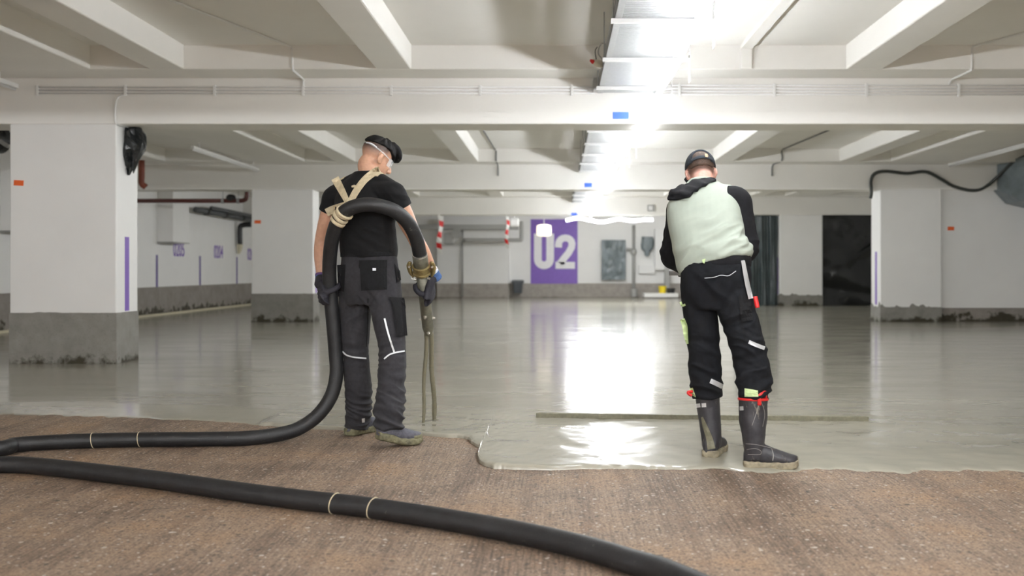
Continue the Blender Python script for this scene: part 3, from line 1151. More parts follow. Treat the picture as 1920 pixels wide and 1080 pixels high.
for body, px, py in (('0205', 337, 469), ('0204', 411, 473.5), ('0203', 472, 478)):
    Y = (XL + 0.02) * F_PX / (px - VPX)
    z = 1 + (VPY - py) * Y / F_PX
    text_on('bay_number', body, 0.46, (XL + 0.003, Y, z), (0, 1, 0), (0, 0, 1), 'purple_paint', wall_left, 0.72, 0.005)
for px, py in ((294, 478), (375, 480), (444, 482)):
    Y = XL * F_PX / (px - VPX)
    zt = 1 + (VPY - py) * Y / F_PX
    build('bay_stripe', MB().box(XL - 0.01, XL + 0.004, Y - 0.05, Y + 0.05, 0.64, zt), 'purple_dark', wall_left)

for y0, label in ((20.9, 'white boxed duct hanging on the left wall above the bay number'), (15.0, 'boxed duct at the left picture edge behind the nearest column')):
    root = empty('wall_duct', (XL + 0.175, y0 + 0.45, 1.62))
    tag(root, label, 'duct', 'boxed wall ducts')
    build('casing', MB().box(XL, XL + 0.35, y0, y0 + 0.9, 1.62, Z_RIB), 'white_paint', root, bevel=0.01)
    build('bottom_rim', MB().box(XL, XL + 0.36, y0 - 0.01, y0 + 0.91, 1.60, 1.625), 'duct_grey', root)

rp = empty('sprinkler_pipe', (-7.3, 19.3, 2.4))
tag(rp, 'dark red pipe running under the second beam behind the nearest column', 'pipe')
zp = 2.398
build('pipe_run', MB().tube([(-8.65, 19.3, zp), (-6.45, 19.3, zp)], 0.043, n=14, sub=1), 'red_pipe', rp, smooth=True)
build('elbow', MB().tube([(-6.45, 19.3, zp), (-6.30, 19.3, zp + 0.01), (-6.24, 19.3, zp + 0.07), (-6.22, 19.3, zp + 0.3)], 0.045, n=14), 'red_pipe', rp, smooth=True)
for px in (418, 447):
    x = (px - VPX) * 19.3 / F_PX
    build('clamp_ring', MB().cyl((x, 19.3, zp), (1, 0, 0), 0.056, 0.05, 16), 'galvanised', rp)
    build('hanger', MB().cyl((x, 19.3, zp + 0.3), (0, 0, 1), 0.006, 0.6, 6), 'galvanised', rp)
build('valve', MB().ellipsoid(((433 - VPX) * 19.3 / F_PX, 19.3, zp + 0.06), (0.1, 0.08, 0.075)), 'black_pipe', rp, smooth=True)
pipe('drop_pipe', [(-7.62, 17.62, Z_RIB), (-7.62, 17.62, 2.75), (-7.62, 17.62, 2.6), (-7.56, 17.66, 2.53)], 0.055, 'red_brown_pipe', 'short red brown pipe dropping from the ceiling behind the bag', 'pipe')
bp = empty('drain_pipe', (-8.5, 25, 2.3))
tag(bp, 'black drain pipe along the left wall with a cream ended drop', 'pipe')
build('pipe_run', MB().tube([(-8.5, 22.6, 2.43), (-8.5, 27.6, 2.40)], 0.07, n=12, sub=1), 'grey_pipe', bp, smooth=True)
build('upper_run', MB().tube([(-8.42, 23.4, 2.52), (-8.42, 27.6, 2.50)], 0.05, n=12, sub=1), 'grey_pipe', bp, smooth=True)
for y in (23.3, 24.6, 25.9):
    build('sleeve', MB().cyl((-8.5, y, 2.42), (0, 1, 0), 0.085, 0.14, 14), 'black_pipe', bp)
build('drop', MB().tube([P(470, 421, 26.0), P(456, 422, 26.0), P(450, 428, 26.0), P(450, 460, 26.0)], 0.07, n=12), 'black_pipe', bp, smooth=True)
build('drop_end', MB().tube([P(450, 458, 26.0), P(449, 468, 26.0), P(447, 476, 26.0)], [0.075, 0.065, 0.03], n=12), 'cream_plastic', bp, smooth=True)
fl = empty('pipe_flange', tuple(P(2, 262, 14.0)))
tag(fl, 'black pipe flange with pale handle at the left picture edge', 'pipe')
build('flange', MB().cyl(P(-4, 262, 14.0), (0.25, 1, 0), 0.20, 0.10, 24), 'black_pipe', fl)
build('hub', MB().cyl(P(-4, 262, 13.9), (0.25, 1, 0), 0.12, 0.2, 20), 'black_pipe', fl)
build('handle', MB().tube([P(0, 264, 13.75), P(8, 270, 13.75), P(17, 275, 13.75)], 0.03, n=8), 'duct_grey', fl, smooth=True)
build('feed_pipe', MB().tube([P(-4, 250, 14.1), P(-4, 180, 14.1)], 0.1, n=14, sub=1), 'black_pipe', fl, smooth=True)

# --- back wall: painted level sign and fittings
YW = YF - 0.02
a, b_ = P(995, 532, YW), P(1083, 411, YW)
sign = build('level_sign', MB().box(a[0], b_[0], YW, YF, a[2], b_[2]), 'purple_paint')
tag(sign, 'purple painted panel with white U2 lettering on the far wall', 'sign')


def letter(path_px, w_px, name):
    l, r = stroke2d(path_px, w_px)
    n = len(l)
    v, f = [], []
    for q in (YW - 0.012, YW + 0.001):
        for s in (l, r):
            for p in s:
                v.append(P(p[0], p[1], q))
    for i in range(n - 1):
        f.append((i, i + 1, n + i + 1, n + i))
        f.append((2 * n + i, 3 * n + i, 3 * n + i + 1, 2 * n + i + 1))
        f.append((i, 2 * n + i, 2 * n + i + 1, i + 1))
        f.append((n + i, n + i + 1, 3 * n + i + 1, 3 * n + i))
    return build(name, MB().add(v, f), 'white_print', sign)


U = [(1008.5, 438), (1008.5, 470), (1008.5, 486)] + [(1020 - 11.5 * math.cos(t), 486 + 11.5 * math.sin(t)) for t in np.linspace(0.25, math.pi - 0.25, 11)] + [(1031.5, 486), (1031.5, 470), (1031.5, 438)]
letter(U, 14.5, 'letter')
two = [(1047, 464)] + [(1060 - 12.5 * math.cos(t), 457 - 11 * math.sin(t)) for t in np.linspace(0.0, math.pi, 9)] + [(1071.5, 464), (1066, 474), (1057, 485), (1050, 494)]
letter(two, 13, 'letter')
letter([(1041.5, 497.5), (1060, 497.5), (1078, 497.5)], 13, 'letter')

pl = empty('pendant_lamp', tuple(P(1020, 445, 30.0)))
tag(pl, 'glowing cream pendant lamp hanging in front of the purple sign', 'lamp')
c0, c1 = P(1020, 421, 30), P(1020, 443, 30)
rd = 14 * 30 / F_PX
build('shade', MB().loft([ring(c1, (1, 0, 0), (0, 1, 0), rd * 0.6, rd * 0.6), ring(c1 + (0, 0, 0.03), (1, 0, 0), (0, 1, 0), rd * 0.95, rd * 0.95), ring((c0 + c1) / 2, (1, 0, 0), (0, 1, 0), rd, rd), ring(c0 - (0, 0, 0.03), (1, 0, 0), (0, 1, 0), rd * 0.95, rd * 0.95), ring(c0, (1, 0, 0), (0, 1, 0), rd * 0.5, rd * 0.5)]), 'lamp_glow', pl, smooth=True)
build('cord', MB().tube([c0, (c0[0], c0[1], Z_TOP)], 0.01, n=6, sub=1), 'white_metal', pl)


def pbox(name, px0, px1, py0, py1, Y, depth, mat, label, cat, bevel=0.01, group=None):
    a, b = P(px0, py1, Y), P(px1, py0, Y)
    o = build(name, MB().box(a[0], b[0], Y, Y + depth, a[2], b[2]), mat, bevel=bevel)
    tag(o, label, cat, group)
    return o


# grey sheet hung on the wall (covered board)
gs = MB()
a, b_ = P(1128, 525, 34.75), P(1173, 450, 34.75)
nx, nz = 14, 20
v, f = [], []
for i in range(nz + 1):
    for j in range(nx + 1):
        v.append((a[0] + (b_[0] - a[0]) * j / nx, 34.74 + 0.05 * mnoise.noise(Vector((j * 0.5, i * 0.35, 2))), a[2] + (b_[2] - a[2]) * i / nz))
for i in range(nz):
    for j in range(nx):
        p = i * (nx + 1) + j
        f.append((p, p + 1, p + nx + 2, p + nx + 1))
gs.add(v, f).box(a[0] + 0.01, b_[0] - 0.01, 34.80, 34.98, a[2] + 0.01, b_[2] - 0.01)
tag(build('covered_board', gs, 'grey_sheet', smooth=False), 'grey plastic covered board on the far wall right of the sign', 'board')
# bagged box
rr = random.Random(3)
lv = [(444, 1214, 10), (450, 1214, 11.5), (460, 1214, 11.5), (467, 1213.5, 10), (472, 1213, 5.5), (478, 1213, 4.5), (481, 1213, 2)]
rgs = []
for py, cx, hw in lv:
    c = P(cx, py, 34.75)
    rgs.append(np.array([c + np.array([math.cos(t) * hw * 34.75 / F_PX * (1 + 0.1 * rr.uniform(-1, 1)), math.sin(t) * 0.13, 0.0]) for t in np.linspace(0, 2 * math.pi, 14, endpoint=False)]))
tag(build('bagged_box', MB().loft(rgs), 'grey_sheet'), 'small dark bagged box on the far wall right of the grey board', 'wall box')
wpipe = empty('wall_pipe', tuple(P(1188, 555, 34.8)))
tag(wpipe, 'grey vertical pipe on the far wall beside the grey board', 'pipe')
build('riser', MB().tube([P(1188, 556, 34.8), P(1188, 422, 34.8)], 0.055, n=10, sub=1), 'duct_grey', wpipe, smooth=True)
build('branch', MB().tube([P(1175, 468, 34.8), P(1188, 468, 34.8)], 0.05, n=10, sub=1), 'duct_grey', wpipe, smooth=True)
build('valve', MB().ellipsoid(P(1188, 472, 34.7), (0.11, 0.1, 0.14)), 'duct_grey', wpipe, smooth=True)
build('foot', MB().cyl(P(1189, 549, 34.75), (0, 0, 1), 0.12, 0.28, 14), 'duct_grey', wpipe)
pbox('switch_cabinet', 1228, 1247, 428, 506, 34.7, 0.28, 'cabinet_white', 'tall white switch cabinet on the far wall beside the right worker', 'cabinet')
pbox('switch_cabinet', 1198, 1228, 498, 513, 34.8, 0.18, 'cabinet_white', 'low white cabinet under the small bagged box', 'cabinet')
pbox('door_post', 1247, 1256, 470, 551, 34.6, 0.3, 'duct_grey', 'grey post against the far wall above the buckets', 'post')
pbox('pallet_slab', 1208, 1272, 550, 557.5, 33.6, 0.9, 'white_paint', 'low pale slab on the floor under the buckets', 'slab')


def bucket(px, py_b, py_t, r_px, Y, mat, label):
    root = empty('bucket', tuple(P(px, py_b, Y)))
    tag(root, label, 'bucket', 'buckets by the far wall')
    a, b = P(px, py_b, Y), P(px, py_t, Y)
    r = r_px * Y / F_PX
    mb = MB().loft([ring(a, (1, 0, 0), (0, 1, 0), r * 0.8, r * 0.8, 20), ring(b, (1, 0, 0), (0, 1, 0), r, r, 20), ring(b + (0, 0, 0.001), (1, 0, 0), (0, 1, 0), r * 0.94, r * 0.94, 20), ring(a + (0, 0, 0.03), (1, 0, 0), (0, 1, 0), r * 0.74, r * 0.74, 20)])
    build('body', mb, mat, root, smooth=False)
    build('rim', MB().tube([b + r * np.array([math.cos(t), math.sin(t), 0]) for t in np.linspace(0, 2 * math.pi, 21)], 0.012, n=6, sub=1), mat, root)
    build('handle', MB().tube([b + r * np.array([math.cos(t), -0.35 * math.sin(t), -0.4 * math.sin(t)]) for t in np.linspace(0, math.pi, 11)], 0.008, n=6, sub=1), 'galvanised', root)


bucket(1242, 550, 537, 7.5, 33.9, 'yellow_plastic', 'yellow bucket on the slab by the far wall')
bucket(1258, 550.5, 541, 8.5, 33.9, 'black_plastic', 'black bucket on the slab by the far wall')
wb = empty('waste_bin', tuple(P(971, 550, 34.6)))
tag(wb, 'small grey waste bin hung on the far wall left of the sign', 'bin')
a, b_ = P(962, 550, 34.6), P(980, 530, 34.6)
build('body', MB().loft([np.array([(a[0] + 0.03, 34.6, a[2]), (b_[0] - 0.03, 34.6, a[2]), (b_[0] - 0.03, 34.9, a[2]), (a[0] + 0.03, 34.9, a[2])]), np.array([(a[0], 34.52, b_[2]), (b_[0], 34.52, b_[2]), (b_[0], 34.95, b_[2]), (a[0], 34.95, b_[2])])]), 'bin_grey', wb, bevel=0.02)
t0 = P(960, 531, 34.6)
t1 = P(982, 525, 34.6)
build('lid', MB().box(t0[0], t1[0], 34.5, 34.97, t0[2], t1[2]), 'bin_grey', wb, bevel=0.03)

du = empty('service_duct', tuple(P(880, 440, 33.5)))
tag(du, 'grey service duct and pipes below the ceiling left of the sign', 'duct')
a, b_ = P(778, 430, 33.5), P(972, 421, 33.5)
build('duct_run', MB().box(a[0], b_[0], 33.5, 33.9, a[2], b_[2]), 'duct_grey', du)
build('return_pipe', MB().tube([P(868, 450, 33.6), P(920, 450, 33.6), P(972, 450, 33.6), P(977, 448, 33.6), P(978, 440, 33.6), P(978, 415, 33.6)], 0.07, n=12), 'duct_grey', du, smooth=True)
build('riser', MB().tube([P(867, 556, 34.4), P(867, 430, 34.4)], 0.035, n=10, sub=1), 'duct_grey', du, smooth=True)
build('valve', MB().cyl(P(856, 438, 33.4), (0, 1, 0), 0.17, 0.2, 16), 'duct_grey', du)
build('box', MB().box(P(833, 0, 33.4)[0], P(850, 0, 33.4)[0], 33.35, 33.7, P(0, 458, 33.4)[2], P(0, 436, 33.4)[2]), 'duct_grey', du, bevel=0.02)


def striped_tape(px0, py0, px1, py1, wpx, Y, label):
    root = empty('barrier_tape', tuple(P(px1, py1, Y)))
    tag(root, label, 'barrier tape', 'hanging barrier tapes')
    n = 7
    for k in range(n):
        a0, a1 = k / n, (k + 1) / n
        def pt(t, s):
            x = px0 + (px1 - px0) * t + 2.0 * math.sin(t * 7)
            y = py0 + (py1 - py0) * t
            w = wpx * (0.55 + 0.45 * abs(math.cos(t * 4)))
            return P(x + s * w / 2, y + s * 1.5, Y + 0.03 * s * math.sin(t * 5))
        q = [pt(a0, -1), pt(a0, 1), pt(a1, 1), pt(a1, -1)]
        mb = MB().add(q + [p + np.array([0, 0.002, 0]) for p in q], [(0, 1, 2, 3), (7, 6, 5, 4), (0, 4, 5, 1), (1, 5, 6, 2), (2, 6, 7, 3), (3, 7, 4, 0)])
        build('stripe', mb, 'red_plastic' if k % 2 else 'tape_white', root)


striped_tape(826, 404, 824, 476, 10, 26.55, 'red and white barrier tape hanging beside the left worker')
striped_tape(951, 404, 951, 466, 7, 26.55, 'red and white barrier tape hanging just left of the sign')
bl = empty('bulkhead_light', tuple(P(964, 424, 30.0)))
tag(bl, 'small white bulkhead fitting below the ceiling left of the sign', 'light fitting')
a, b_ = P(955, 424, 30.0), P(973, 409, 30.0)
build('body', MB().box(a[0], b_[0], 30.0, 30.3, a[2], b_[2]), 'cabinet_white', bl, bevel=0.05)
build('stem', MB().cyl(((a[0] + b_[0]) / 2, 30.15, (b_[2] + Z_TOP) / 2), (0, 0, 1), 0.02, Z_TOP - b_[2], 8), 'white_metal', bl)
jb2 = empty('wall_box', tuple(P(1221, 396, 26.58)))
tag(jb2, 'small grey framed box on the third beam left of the worker', 'junction box')
a, b_ = P(1214, 396, 26.56), P(1228, 384, 26.56)
build('frame', MB().box(a[0], b_[0], 26.56, 26.6, a[2], b_[2]), 'duct_grey', jb2, bevel=0.005)
build('cover', MB().box(a[0] + 0.03, b_[0] - 0.06, 26.55, 26.57, a[2] + 0.03, b_[2] - 0.03), 'cabinet_white', jb2)

# --- right side: drooping cable and wrapped duct
pipe('power_cable', [P(1632, 372, 18.22), P(1634, 360, 18.22), P(1633, 340, 18.24), P(1640, 326, 18.24), P(1660, 321, 18.24), P(1700, 325, 18.24), P(1735, 322, 18.24), P(1765, 336, 18.24), P(1790, 350, 18.3), P(1825, 357, 18.3), P(1850, 349, 18.3), P(1880, 322, 18.1), P(1900, 304, 17.9), P(1925, 293, 17.8), P(1960, 290, 17.7)], 0.032, 'rubber_cable',
     'thick dark cable drooping across the right column and wall', 'cable')
wd = MB()
v = [P(1874, 305, 18.2), P(1874, 357, 18.2), P(1925, 376, 17.6), P(1925, 292, 17.6), P(2050, 400, 17.3), P(2050, 285, 17.3)]
back = [p + np.array([0.0, 18.44 - p[1], 0]) for p in v]
wd.add(v + back, [(0, 1, 2, 3), (3, 2, 4, 5), (6, 9, 8, 7), (9, 11, 10, 8), (0, 6, 7, 1), (1, 7, 8, 2), (2, 8, 10, 4), (4, 10, 11, 5), (5, 11, 9, 3), (3, 9, 6, 0)])
tag(build('wrapped_duct', wd, 'grey_sheet', bevel=0.01), 'grey plastic wrapped duct at the top right picture edge', 'duct')

# ------------------------------------------------------------------ people
UP = np.array([0, 0, 1.0])


def frame(yaw, pitch=0.0, roll=0.0):
    """3x3 whose columns are the world directions of local x (right), y (forward), z (up); yaw from +Y towards +X, pitch downwards"""
    y, p, r = (math.radians(q) for q in (yaw, pitch, roll))
    fwd = np.array([math.sin(y), math.cos(y), 0])
    right = np.array([math.cos(y), -math.sin(y), 0])
    f2 = fwd * math.cos(p) - UP * math.sin(p)
    u2 = UP * math.cos(p) + fwd * math.sin(p)
    r3 = right * math.cos(r) + u2 * math.sin(r)
    u3 = u2 * math.cos(r) - right * math.sin(r)
    return np.stack([r3, f2, u3], 1)


def head_parts(mb, A, c, ears=True):
    h = MB()
    h.ellipsoid((0, -0.015, 0.035), (0.076, 0.098, 0.085))
    h.ellipsoid((0, 0.012, -0.01), (0.067, 0.083, 0.085))
    X, Yv = (1, 0, 0), (0, 1, 0)
    h.loft(smooth_rings([((0, 0.02, 0.0), X, Yv, 0.066, 0.07), ((0, 0.028, -0.03), X, Yv, 0.063, 0.066), ((0, 0.038, -0.07), X, Yv, 0.054, 0.056), ((0, 0.05, -0.103), X, Yv, 0.036, 0.042), ((0, 0.056, -0.119), X, Yv, 0.018, 0.022)], 24))
    h.tube([(0, 0.086, 0.02), (0, 0.103, -0.005), (0, 0.113, -0.025), (0, 0.098, -0.036)], [0.008, 0.011, 0.014, 0.010], n=10)
    h.ellipsoid((0, 0.076, 0.028), (0.052, 0.02, 0.012))
    for s in (-1, 1):
        h.ellipsoid((s * 0.037, 0.066, -0.022), (0.024, 0.022, 0.024))
        h.ellipsoid((s * 0.011, 0.104, -0.03), (0.009, 0.009, 0.008))
        if ears:
            R = np.array(Matrix.Rotation(s * 0.38, 3, 'Z')) @ np.array(Matrix.Rotation(-0.15, 3, 'X'))
            h.ellipsoid((s * 0.082, -0.012, -0.004), (0.009, 0.020, 0.033), R)
            h.ellipsoid((s * 0.077, 0.0, -0.026), (0.008, 0.012, 0.014))
    h.ellipsoid((0, 0.092, -0.061), (0.025, 0.012, 0.006))
    h.ellipsoid((0, 0.090, -0.071), (0.022, 0.012, 0.007))
    h.xform(lambda p: c + A @ p)
    mb.join(h)


def shell(A, c, ctr, rad, phimin, thick, n_az=48, n_el=14, lump=None, az0=-180, az1=180):
    """thick curved shell over an ellipsoid, from the elevation phimin(azimuth) up to the pole"""
    full = (az1 - az0) >= 360
    azs = np.linspace(math.radians(az0), math.radians(az1), n_az, endpoint=not full)
    lay = []
    for k in (1, 0):
        rows = []
        for i in range(n_el + 1):
            row = []
            for az in azs:
                p0 = math.radians(phimin(math.degrees(az)))
                ph = p0 + (math.radians(89.5) - p0) * i / n_el
                d = np.array([math.sin(az) * math.cos(ph), math.cos(az) * math.cos(ph), math.sin(ph)])
                q = np.array(ctr) + d * (np.array(rad) + (thick if k else -0.004))
                if lump is not None and k:
                    q = q + d * lump(math.degrees(az), math.degrees(ph))
                row.append(c + A @ q)
            rows.append(row)
        lay.append(rows)
    mb = MB()
    m = len(azs)
    v = [p for rows in lay for row in rows for p in row]
    f = []
    o = (n_el + 1) * m
    rng_j = range(m) if full else range(m - 1)
    for i in range(n_el):
        for j in rng_j:
            k = (j + 1) % m
            q = (i * m + j, i * m + k, (i + 1) * m + k, (i + 1) * m + j)
            f.append(q)
            f.append(tuple(o + t for t in q[::-1]))
    for j in rng_j:
        k = (j + 1) % m
        f.append((j, o + j, o + k, k))
        a, b = n_el * m + j, n_el * m + k
        f.append((a, b, o + b, o + a))
    return mb.add(v, f)


def grip_hand(p, a, n, b, r, wrist, fr=0.0098, grow=0.0, slim=1.0):
    """a hand closed on a bar: p on the bar's axis, a towards the thumb, n towards the palm, b the way the fingers start"""
    p, a, n, b, wrist = (np.array(q, float) for q in (p, a, n, b, wrist))
    a /= np.linalg.norm(a)
    n -= a * np.dot(a, n)
    n /= np.linalg.norm(n)
    b = b - a * np.dot(a, b)
    b -= n * np.dot(n, b)
    b /= np.linalg.norm(b)
    mb = MB()
    for off, ln, k in ((0.034, 0.93, 1.0), (0.0115, 1.0, 1.04), (-0.011, 0.95, 1.0), (-0.032, 0.78, 0.88)):
        pts, rr_ = [], []
        for t in np.linspace(0, 1, 7):
            ph = math.radians(8 + 205 * slim * ln * t * min(1.0, 0.040 / (r + 0.004)))
            R = r + fr * k + 0.010 * (1 - t) ** 2
            pts.append(p + a * off + R * (math.cos(ph) * n + math.sin(ph) * b))
            rr_.append((fr * k + grow) * (1.12 - 0.22 * t) * (1.08 if abs(t - 0.33) < 0.1 or abs(t - 0.66) < 0.1 else 1.0))
        mb.tube(pts, rr_, n=10, sub=3)
    tp, tr = [], []
    for t in np.linspace(0, 1, 6):
        ph = math.radians(-35 - 105 * t * slim)
        R = r + 0.012 + 0.012 * (1 - t)
        tp.append(p + a * (0.028 + 0.030 * t * slim) + R * (math.cos(ph) * n + math.sin(ph) * b) - b * 0.012 * (1 - t))
        tr.append((0.0125 + grow) * (1.15 - 0.25 * t))
    mb.tube(tp, tr, n=10, sub=3)
    palm = [wrist, p + n * (r + 0.026) - b * 0.045, p + n * (r + 0.020) - b * 0.012, p + n * (r + 0.016) + b * 0.012]
    mb.tube(palm, [(0.030 + grow, 0.024 + grow), (0.040 + grow, 0.020 + grow), (0.046 + grow, 0.018 + grow), (0.045 + grow, 0.014 + grow)], n=16, sub=4, ref=a)
    return mb


def limb(mb, pts, rad, n=18, sub=6):
    mb.tube(pts, rad, n=n, sub=sub)


def paint_tone(me, A, c, fn, base):
    n = len(me.vertices)
    co = np.empty(n * 3)
    me.vertices.foreach_get('co', co)
    co = co.reshape(-1, 3)
    loc = (co - c) @ A
    col = np.ones((n, 4))
    col[:, :3] = base
    col = fn(loc, co, col)
    at = me.color_attributes.new('tone', 'FLOAT_COLOR', 'POINT')
    at.data.foreach_set('color', col.astype(np.float32).ravel())


def eyes(root, A, c):
    for s in (-1, 1):
        e = build('eye', MB().ellipsoid(c + A @ np.array([s * 0.031, 0.081, 0.008]), (0.0125,) * 3), 'eye_white', root, smooth=True)
        build('iris', MB().ellipsoid(c + A @ np.array([s * 0.031, 0.0905, 0.006]), (0.0055, 0.0045, 0.0055)), 'eye_brown', e, smooth=True)


def fold_field(co, amp, specs, seed=0.0):
    """cloth creases: each spec = (centre, radius, across-direction, frequency, strength); ridges run across the direction"""
    d = amp * 0.45 * vnoise(co, (8, 8, 5), seed)
    for c, rad, dr, fq, st in specs:
        c = np.array(c)
        w = np.exp(-((co - c) ** 2).sum(1) / rad ** 2)
        m = w > 0.02
        if not m.any():
            continue
        dr = np.array(dr, float) / np.linalg.norm(dr)
        q = co[m]
        along_ = q @ dr
        wob = 0.02 * vnoise(q, (9, 9, 9), seed + 3.1)
        t = (along_ + wob)[:, None] * dr * (fq * 0.30) + (q - along_[:, None] * dr) * 4.0
        n = vnoise(t, (1, 1, 1), seed + 7.7 + fq)
        n2 = vnoise(t * 1.9, (1, 1, 1), seed + 1.7 + fq)
        d[m] += w[m] * st * 1.7 * ((1 - np.abs(n) * 2.2) - 0.35 + 0.4 * n2)
    return d


# ============ worker with the hose ============
R1 = frame(25)[:, 0]
F1 = frame(25)[:, 1]
# joints
SL, EL, WL = np.array([-1.335, 5.79, 1.450]), np.array([-1.432, 5.86, 1.175]), np.array([-1.418, 5.79, 0.955])
SR, ER, WR = np.array([-0.955, 5.60, 1.455]), np.array([-0.838, 5.66, 1.195]), np.array([-0.752, 5.83, 0.985])
HEAD1 = P(706, 297, 5.80)
A1 = frame(52, 30, -6)

torso1 = [((-1.112, 5.72, 0.80), 0.135, 0.10), ((-1.115, 5.72, 0.90), 0.16, 0.115), ((-1.12, 5.72, 1.0), 0.165, 0.115), ((-1.122, 5.72, 1.12), 0.15, 0.105), ((-1.13, 5.71, 1.25), 0.16, 0.11),
          ((-1.14, 5.705, 1.36), 0.175, 0.115), ((-1.145, 5.71, 1.45), 0.165, 0.10), ((-1.146, 5.725, 1.515), 0.13, 0.08), ((-1.135, 5.74, 1.56), 0.075, 0.065)]
body = MB()
body.loft(smooth_rings([(c, R1, F1, w, d) for c, w, d in torso1], 28))
limb(body, [(-1.137, 5.735, 1.50), (-1.125, 5.75, 1.575), HEAD1 + A1 @ np.array([0, -0.028, -0.06]), HEAD1 + A1 @ np.array([0, -0.01, 0.0])], [0.066, 0.061, 0.060, 0.055])
head_parts(body, A1, HEAD1)
limb(body, [(-1.25, 5.76, 1.45), SL, (SL + EL) / 2, EL, EL * 0.55 + WL * 0.45, WL], [0.048, 0.052, 0.058, 0.046, 0.047, 0.031])
limb(body, [(-1.03, 5.65, 1.45), SR, (SR + ER) / 2, ER, ER * 0.55 + WR * 0.45, WR], [0.048, 0.052, 0.056, 0.045, 0.046, 0.030])
# legs and feet (inside trousers and shoes)
LEGL = [(-1.205, 5.755, 0.93), (-1.213, 5.775, 0.74), (-1.212, 5.785, 0.52), (-1.205, 5.82, 0.32), (-1.212, 5.855, 0.10)]
LEGR = [(-1.025, 5.685, 0.93), (-0.995, 5.645, 0.74), (-0.958, 5.595, 0.53), (-0.955, 5.53, 0.33), (-0.945, 5.455, 0.13)]
limb(body, LEGL, [0.085, 0.075, 0.055, 0.052, 0.036])
limb(body, LEGR, [0.085, 0.075, 0.055, 0.052, 0.036])
limb(body, [(-1.222, 5.85, 0.09), (-1.17, 5.935, 0.05), (-1.13, 6.0, 0.04)], [0.03, 0.024, 0.018])
limb(body, [(-0.955, 5.43, 0.12), (-0.90, 5.475, 0.07), (-0.84, 5.52, 0.04)], [0.03, 0.024, 0.018])

HOSE_R = 0.0415
NOZ_TOP = np.array([-0.812, 5.715, 1.065])
NOZ_END = np.array([-0.814, 6.10, 0.600])
noz_d = (NOZ_END - NOZ_TOP) / np.linalg.norm(NOZ_END - NOZ_TOP)
GR = NOZ_TOP + noz_d * ((1.065 - 0.872) / -noz_d[2])
hose_px = [(781, 449, 5.635), (766, 419, 5.565), (742, 397, 5.50), (712, 386, 5.462), (682, 384, 5.450), (656, 391, 5.460), (638, 406, 5.49), (627, 432, 5.535), (620, 466, 5.60), (617.5, 510, 5.665),
           (620, 555, 5.70), (625, 610, 5.72), (629, 660, 5.74), (631, 700, 5.74), (622, 740, 5.73), (600, 774, 5.70), (570, 798, 5.66), (535, 812, 5.59)]
hose_pts = [NOZ_TOP - noz_d * 0.04] + [P(*q) for q in hose_px]
for px, py in ((470, 821), (400, 823), (300, 824), (200, 825.5), (100, 829), (30, 834)):
    hose_pts.append(ground(px, py, 0.043))
hose_pts += [np.array(q) for q in ((-2.98, 5.17, 0.043), (-3.13, 5.06, 0.043), (-3.17, 4.93, 0.043), (-3.07, 4.80, 0.043), (-2.82, 4.735, 0.043))]
for px, py in ((60, 873), (250, 894), (500, 929), (700, 953), (900, 985), (1060, 1018), (1180, 1052), (1290, 1090)):
    hose_pts.append(ground(px, py, 0.043))
hose_pts.append(np.array([0.75, 2.3, 0.043]))
GL = P(620, 552, 5.70)
gl_a = P(618, 515, 5.668) - P(624, 600, 5.715)

NR, BR = (0.66, -0.72, 0.2), (0.72, 0.66, 0.1)
NL, BL = (-0.72, -0.69, 0), (-0.69, 0.72, 0)
handR = grip_hand(GR, -noz_d, NR, BR, 0.036, WR, fr=0.0085, grow=-0.005, slim=0.7)
handL = grip_hand(GL, gl_a, NL, BL, HOSE_R, WL, fr=0.0085, grow=-0.005, slim=0.7)
for hb_, ctr in ((handR, GR + np.array(NR) * 0.05), (handL, GL + np.array(NL) * 0.06)):
    hb_.xform(lambda v, c=ctr: c + (v - c) * 0.82)
limb(body, [ER * 0.15 + WR * 0.85, WR, GR + np.array(NR) * 0.05], [0.03, 0.028, 0.02])
limb(body, [EL * 0.15 + WL * 0.85, WL, GL + np.array(NL) * 0.06], [0.03, 0.028, 0.02])
body.join(handR).join(handL)
me = remesh(body, 0.0055, 3)


def tone1(loc, co, col):
    x, y, z = loc.T
    onhead = (np.abs(x) < 0.1) & (np.abs(y) < 0.14) & (z > -0.10) & (z < 0.14)
    # clipped hair on the back and sides of the scalp: fades from skin up to black
    lvl = z + 0.25 * np.clip(-y - 0.02, -0.05, 0.2) + 0.15 * np.clip(0.02 - y, -0.1, 0.03)
    f = np.clip((lvl + 0.005) / 0.06, 0, 1) * np.clip((0.045 - y) / 0.03, 0, 1) * onhead
    ear = (np.abs(x) > 0.074) & (z < 0.035) & (y > -0.05)
    f[ear] = 0
    f = f[:, None] * 0.92
    col[:, :3] = col[:, :3] * (1 - f) + np.array([0.030, 0.022, 0.020]) * f
    lips = onhead & (y > 0.09) & (z < -0.052) & (z > -0.08) & (np.abs(x) < 0.025)
    col[lips, :3] = (0.42, 0.17, 0.14)
    for hc in (GR, GL):
        col[((co - hc) ** 2).sum(1) < 0.0125, :3] = (0.016, 0.015, 0.02)
    brow = onhead & (y > 0.06) & (z > 0.022) & (z < 0.034) & (np.abs(x) > 0.012) & (np.abs(x) < 0.05)
    col[brow, :3] = (0.02, 0.015, 0.012)
    return col


paint_tone(me, A1, HEAD1, tone1, (0.56, 0.325, 0.22))
person1 = build('person', me, 'skin', smooth=True)
tag(person1, 'worker in black t-shirt and grey trousers holding a hose over the shoulder', 'person', 'screed workers')
eyes(person1, A1, HEAD1)

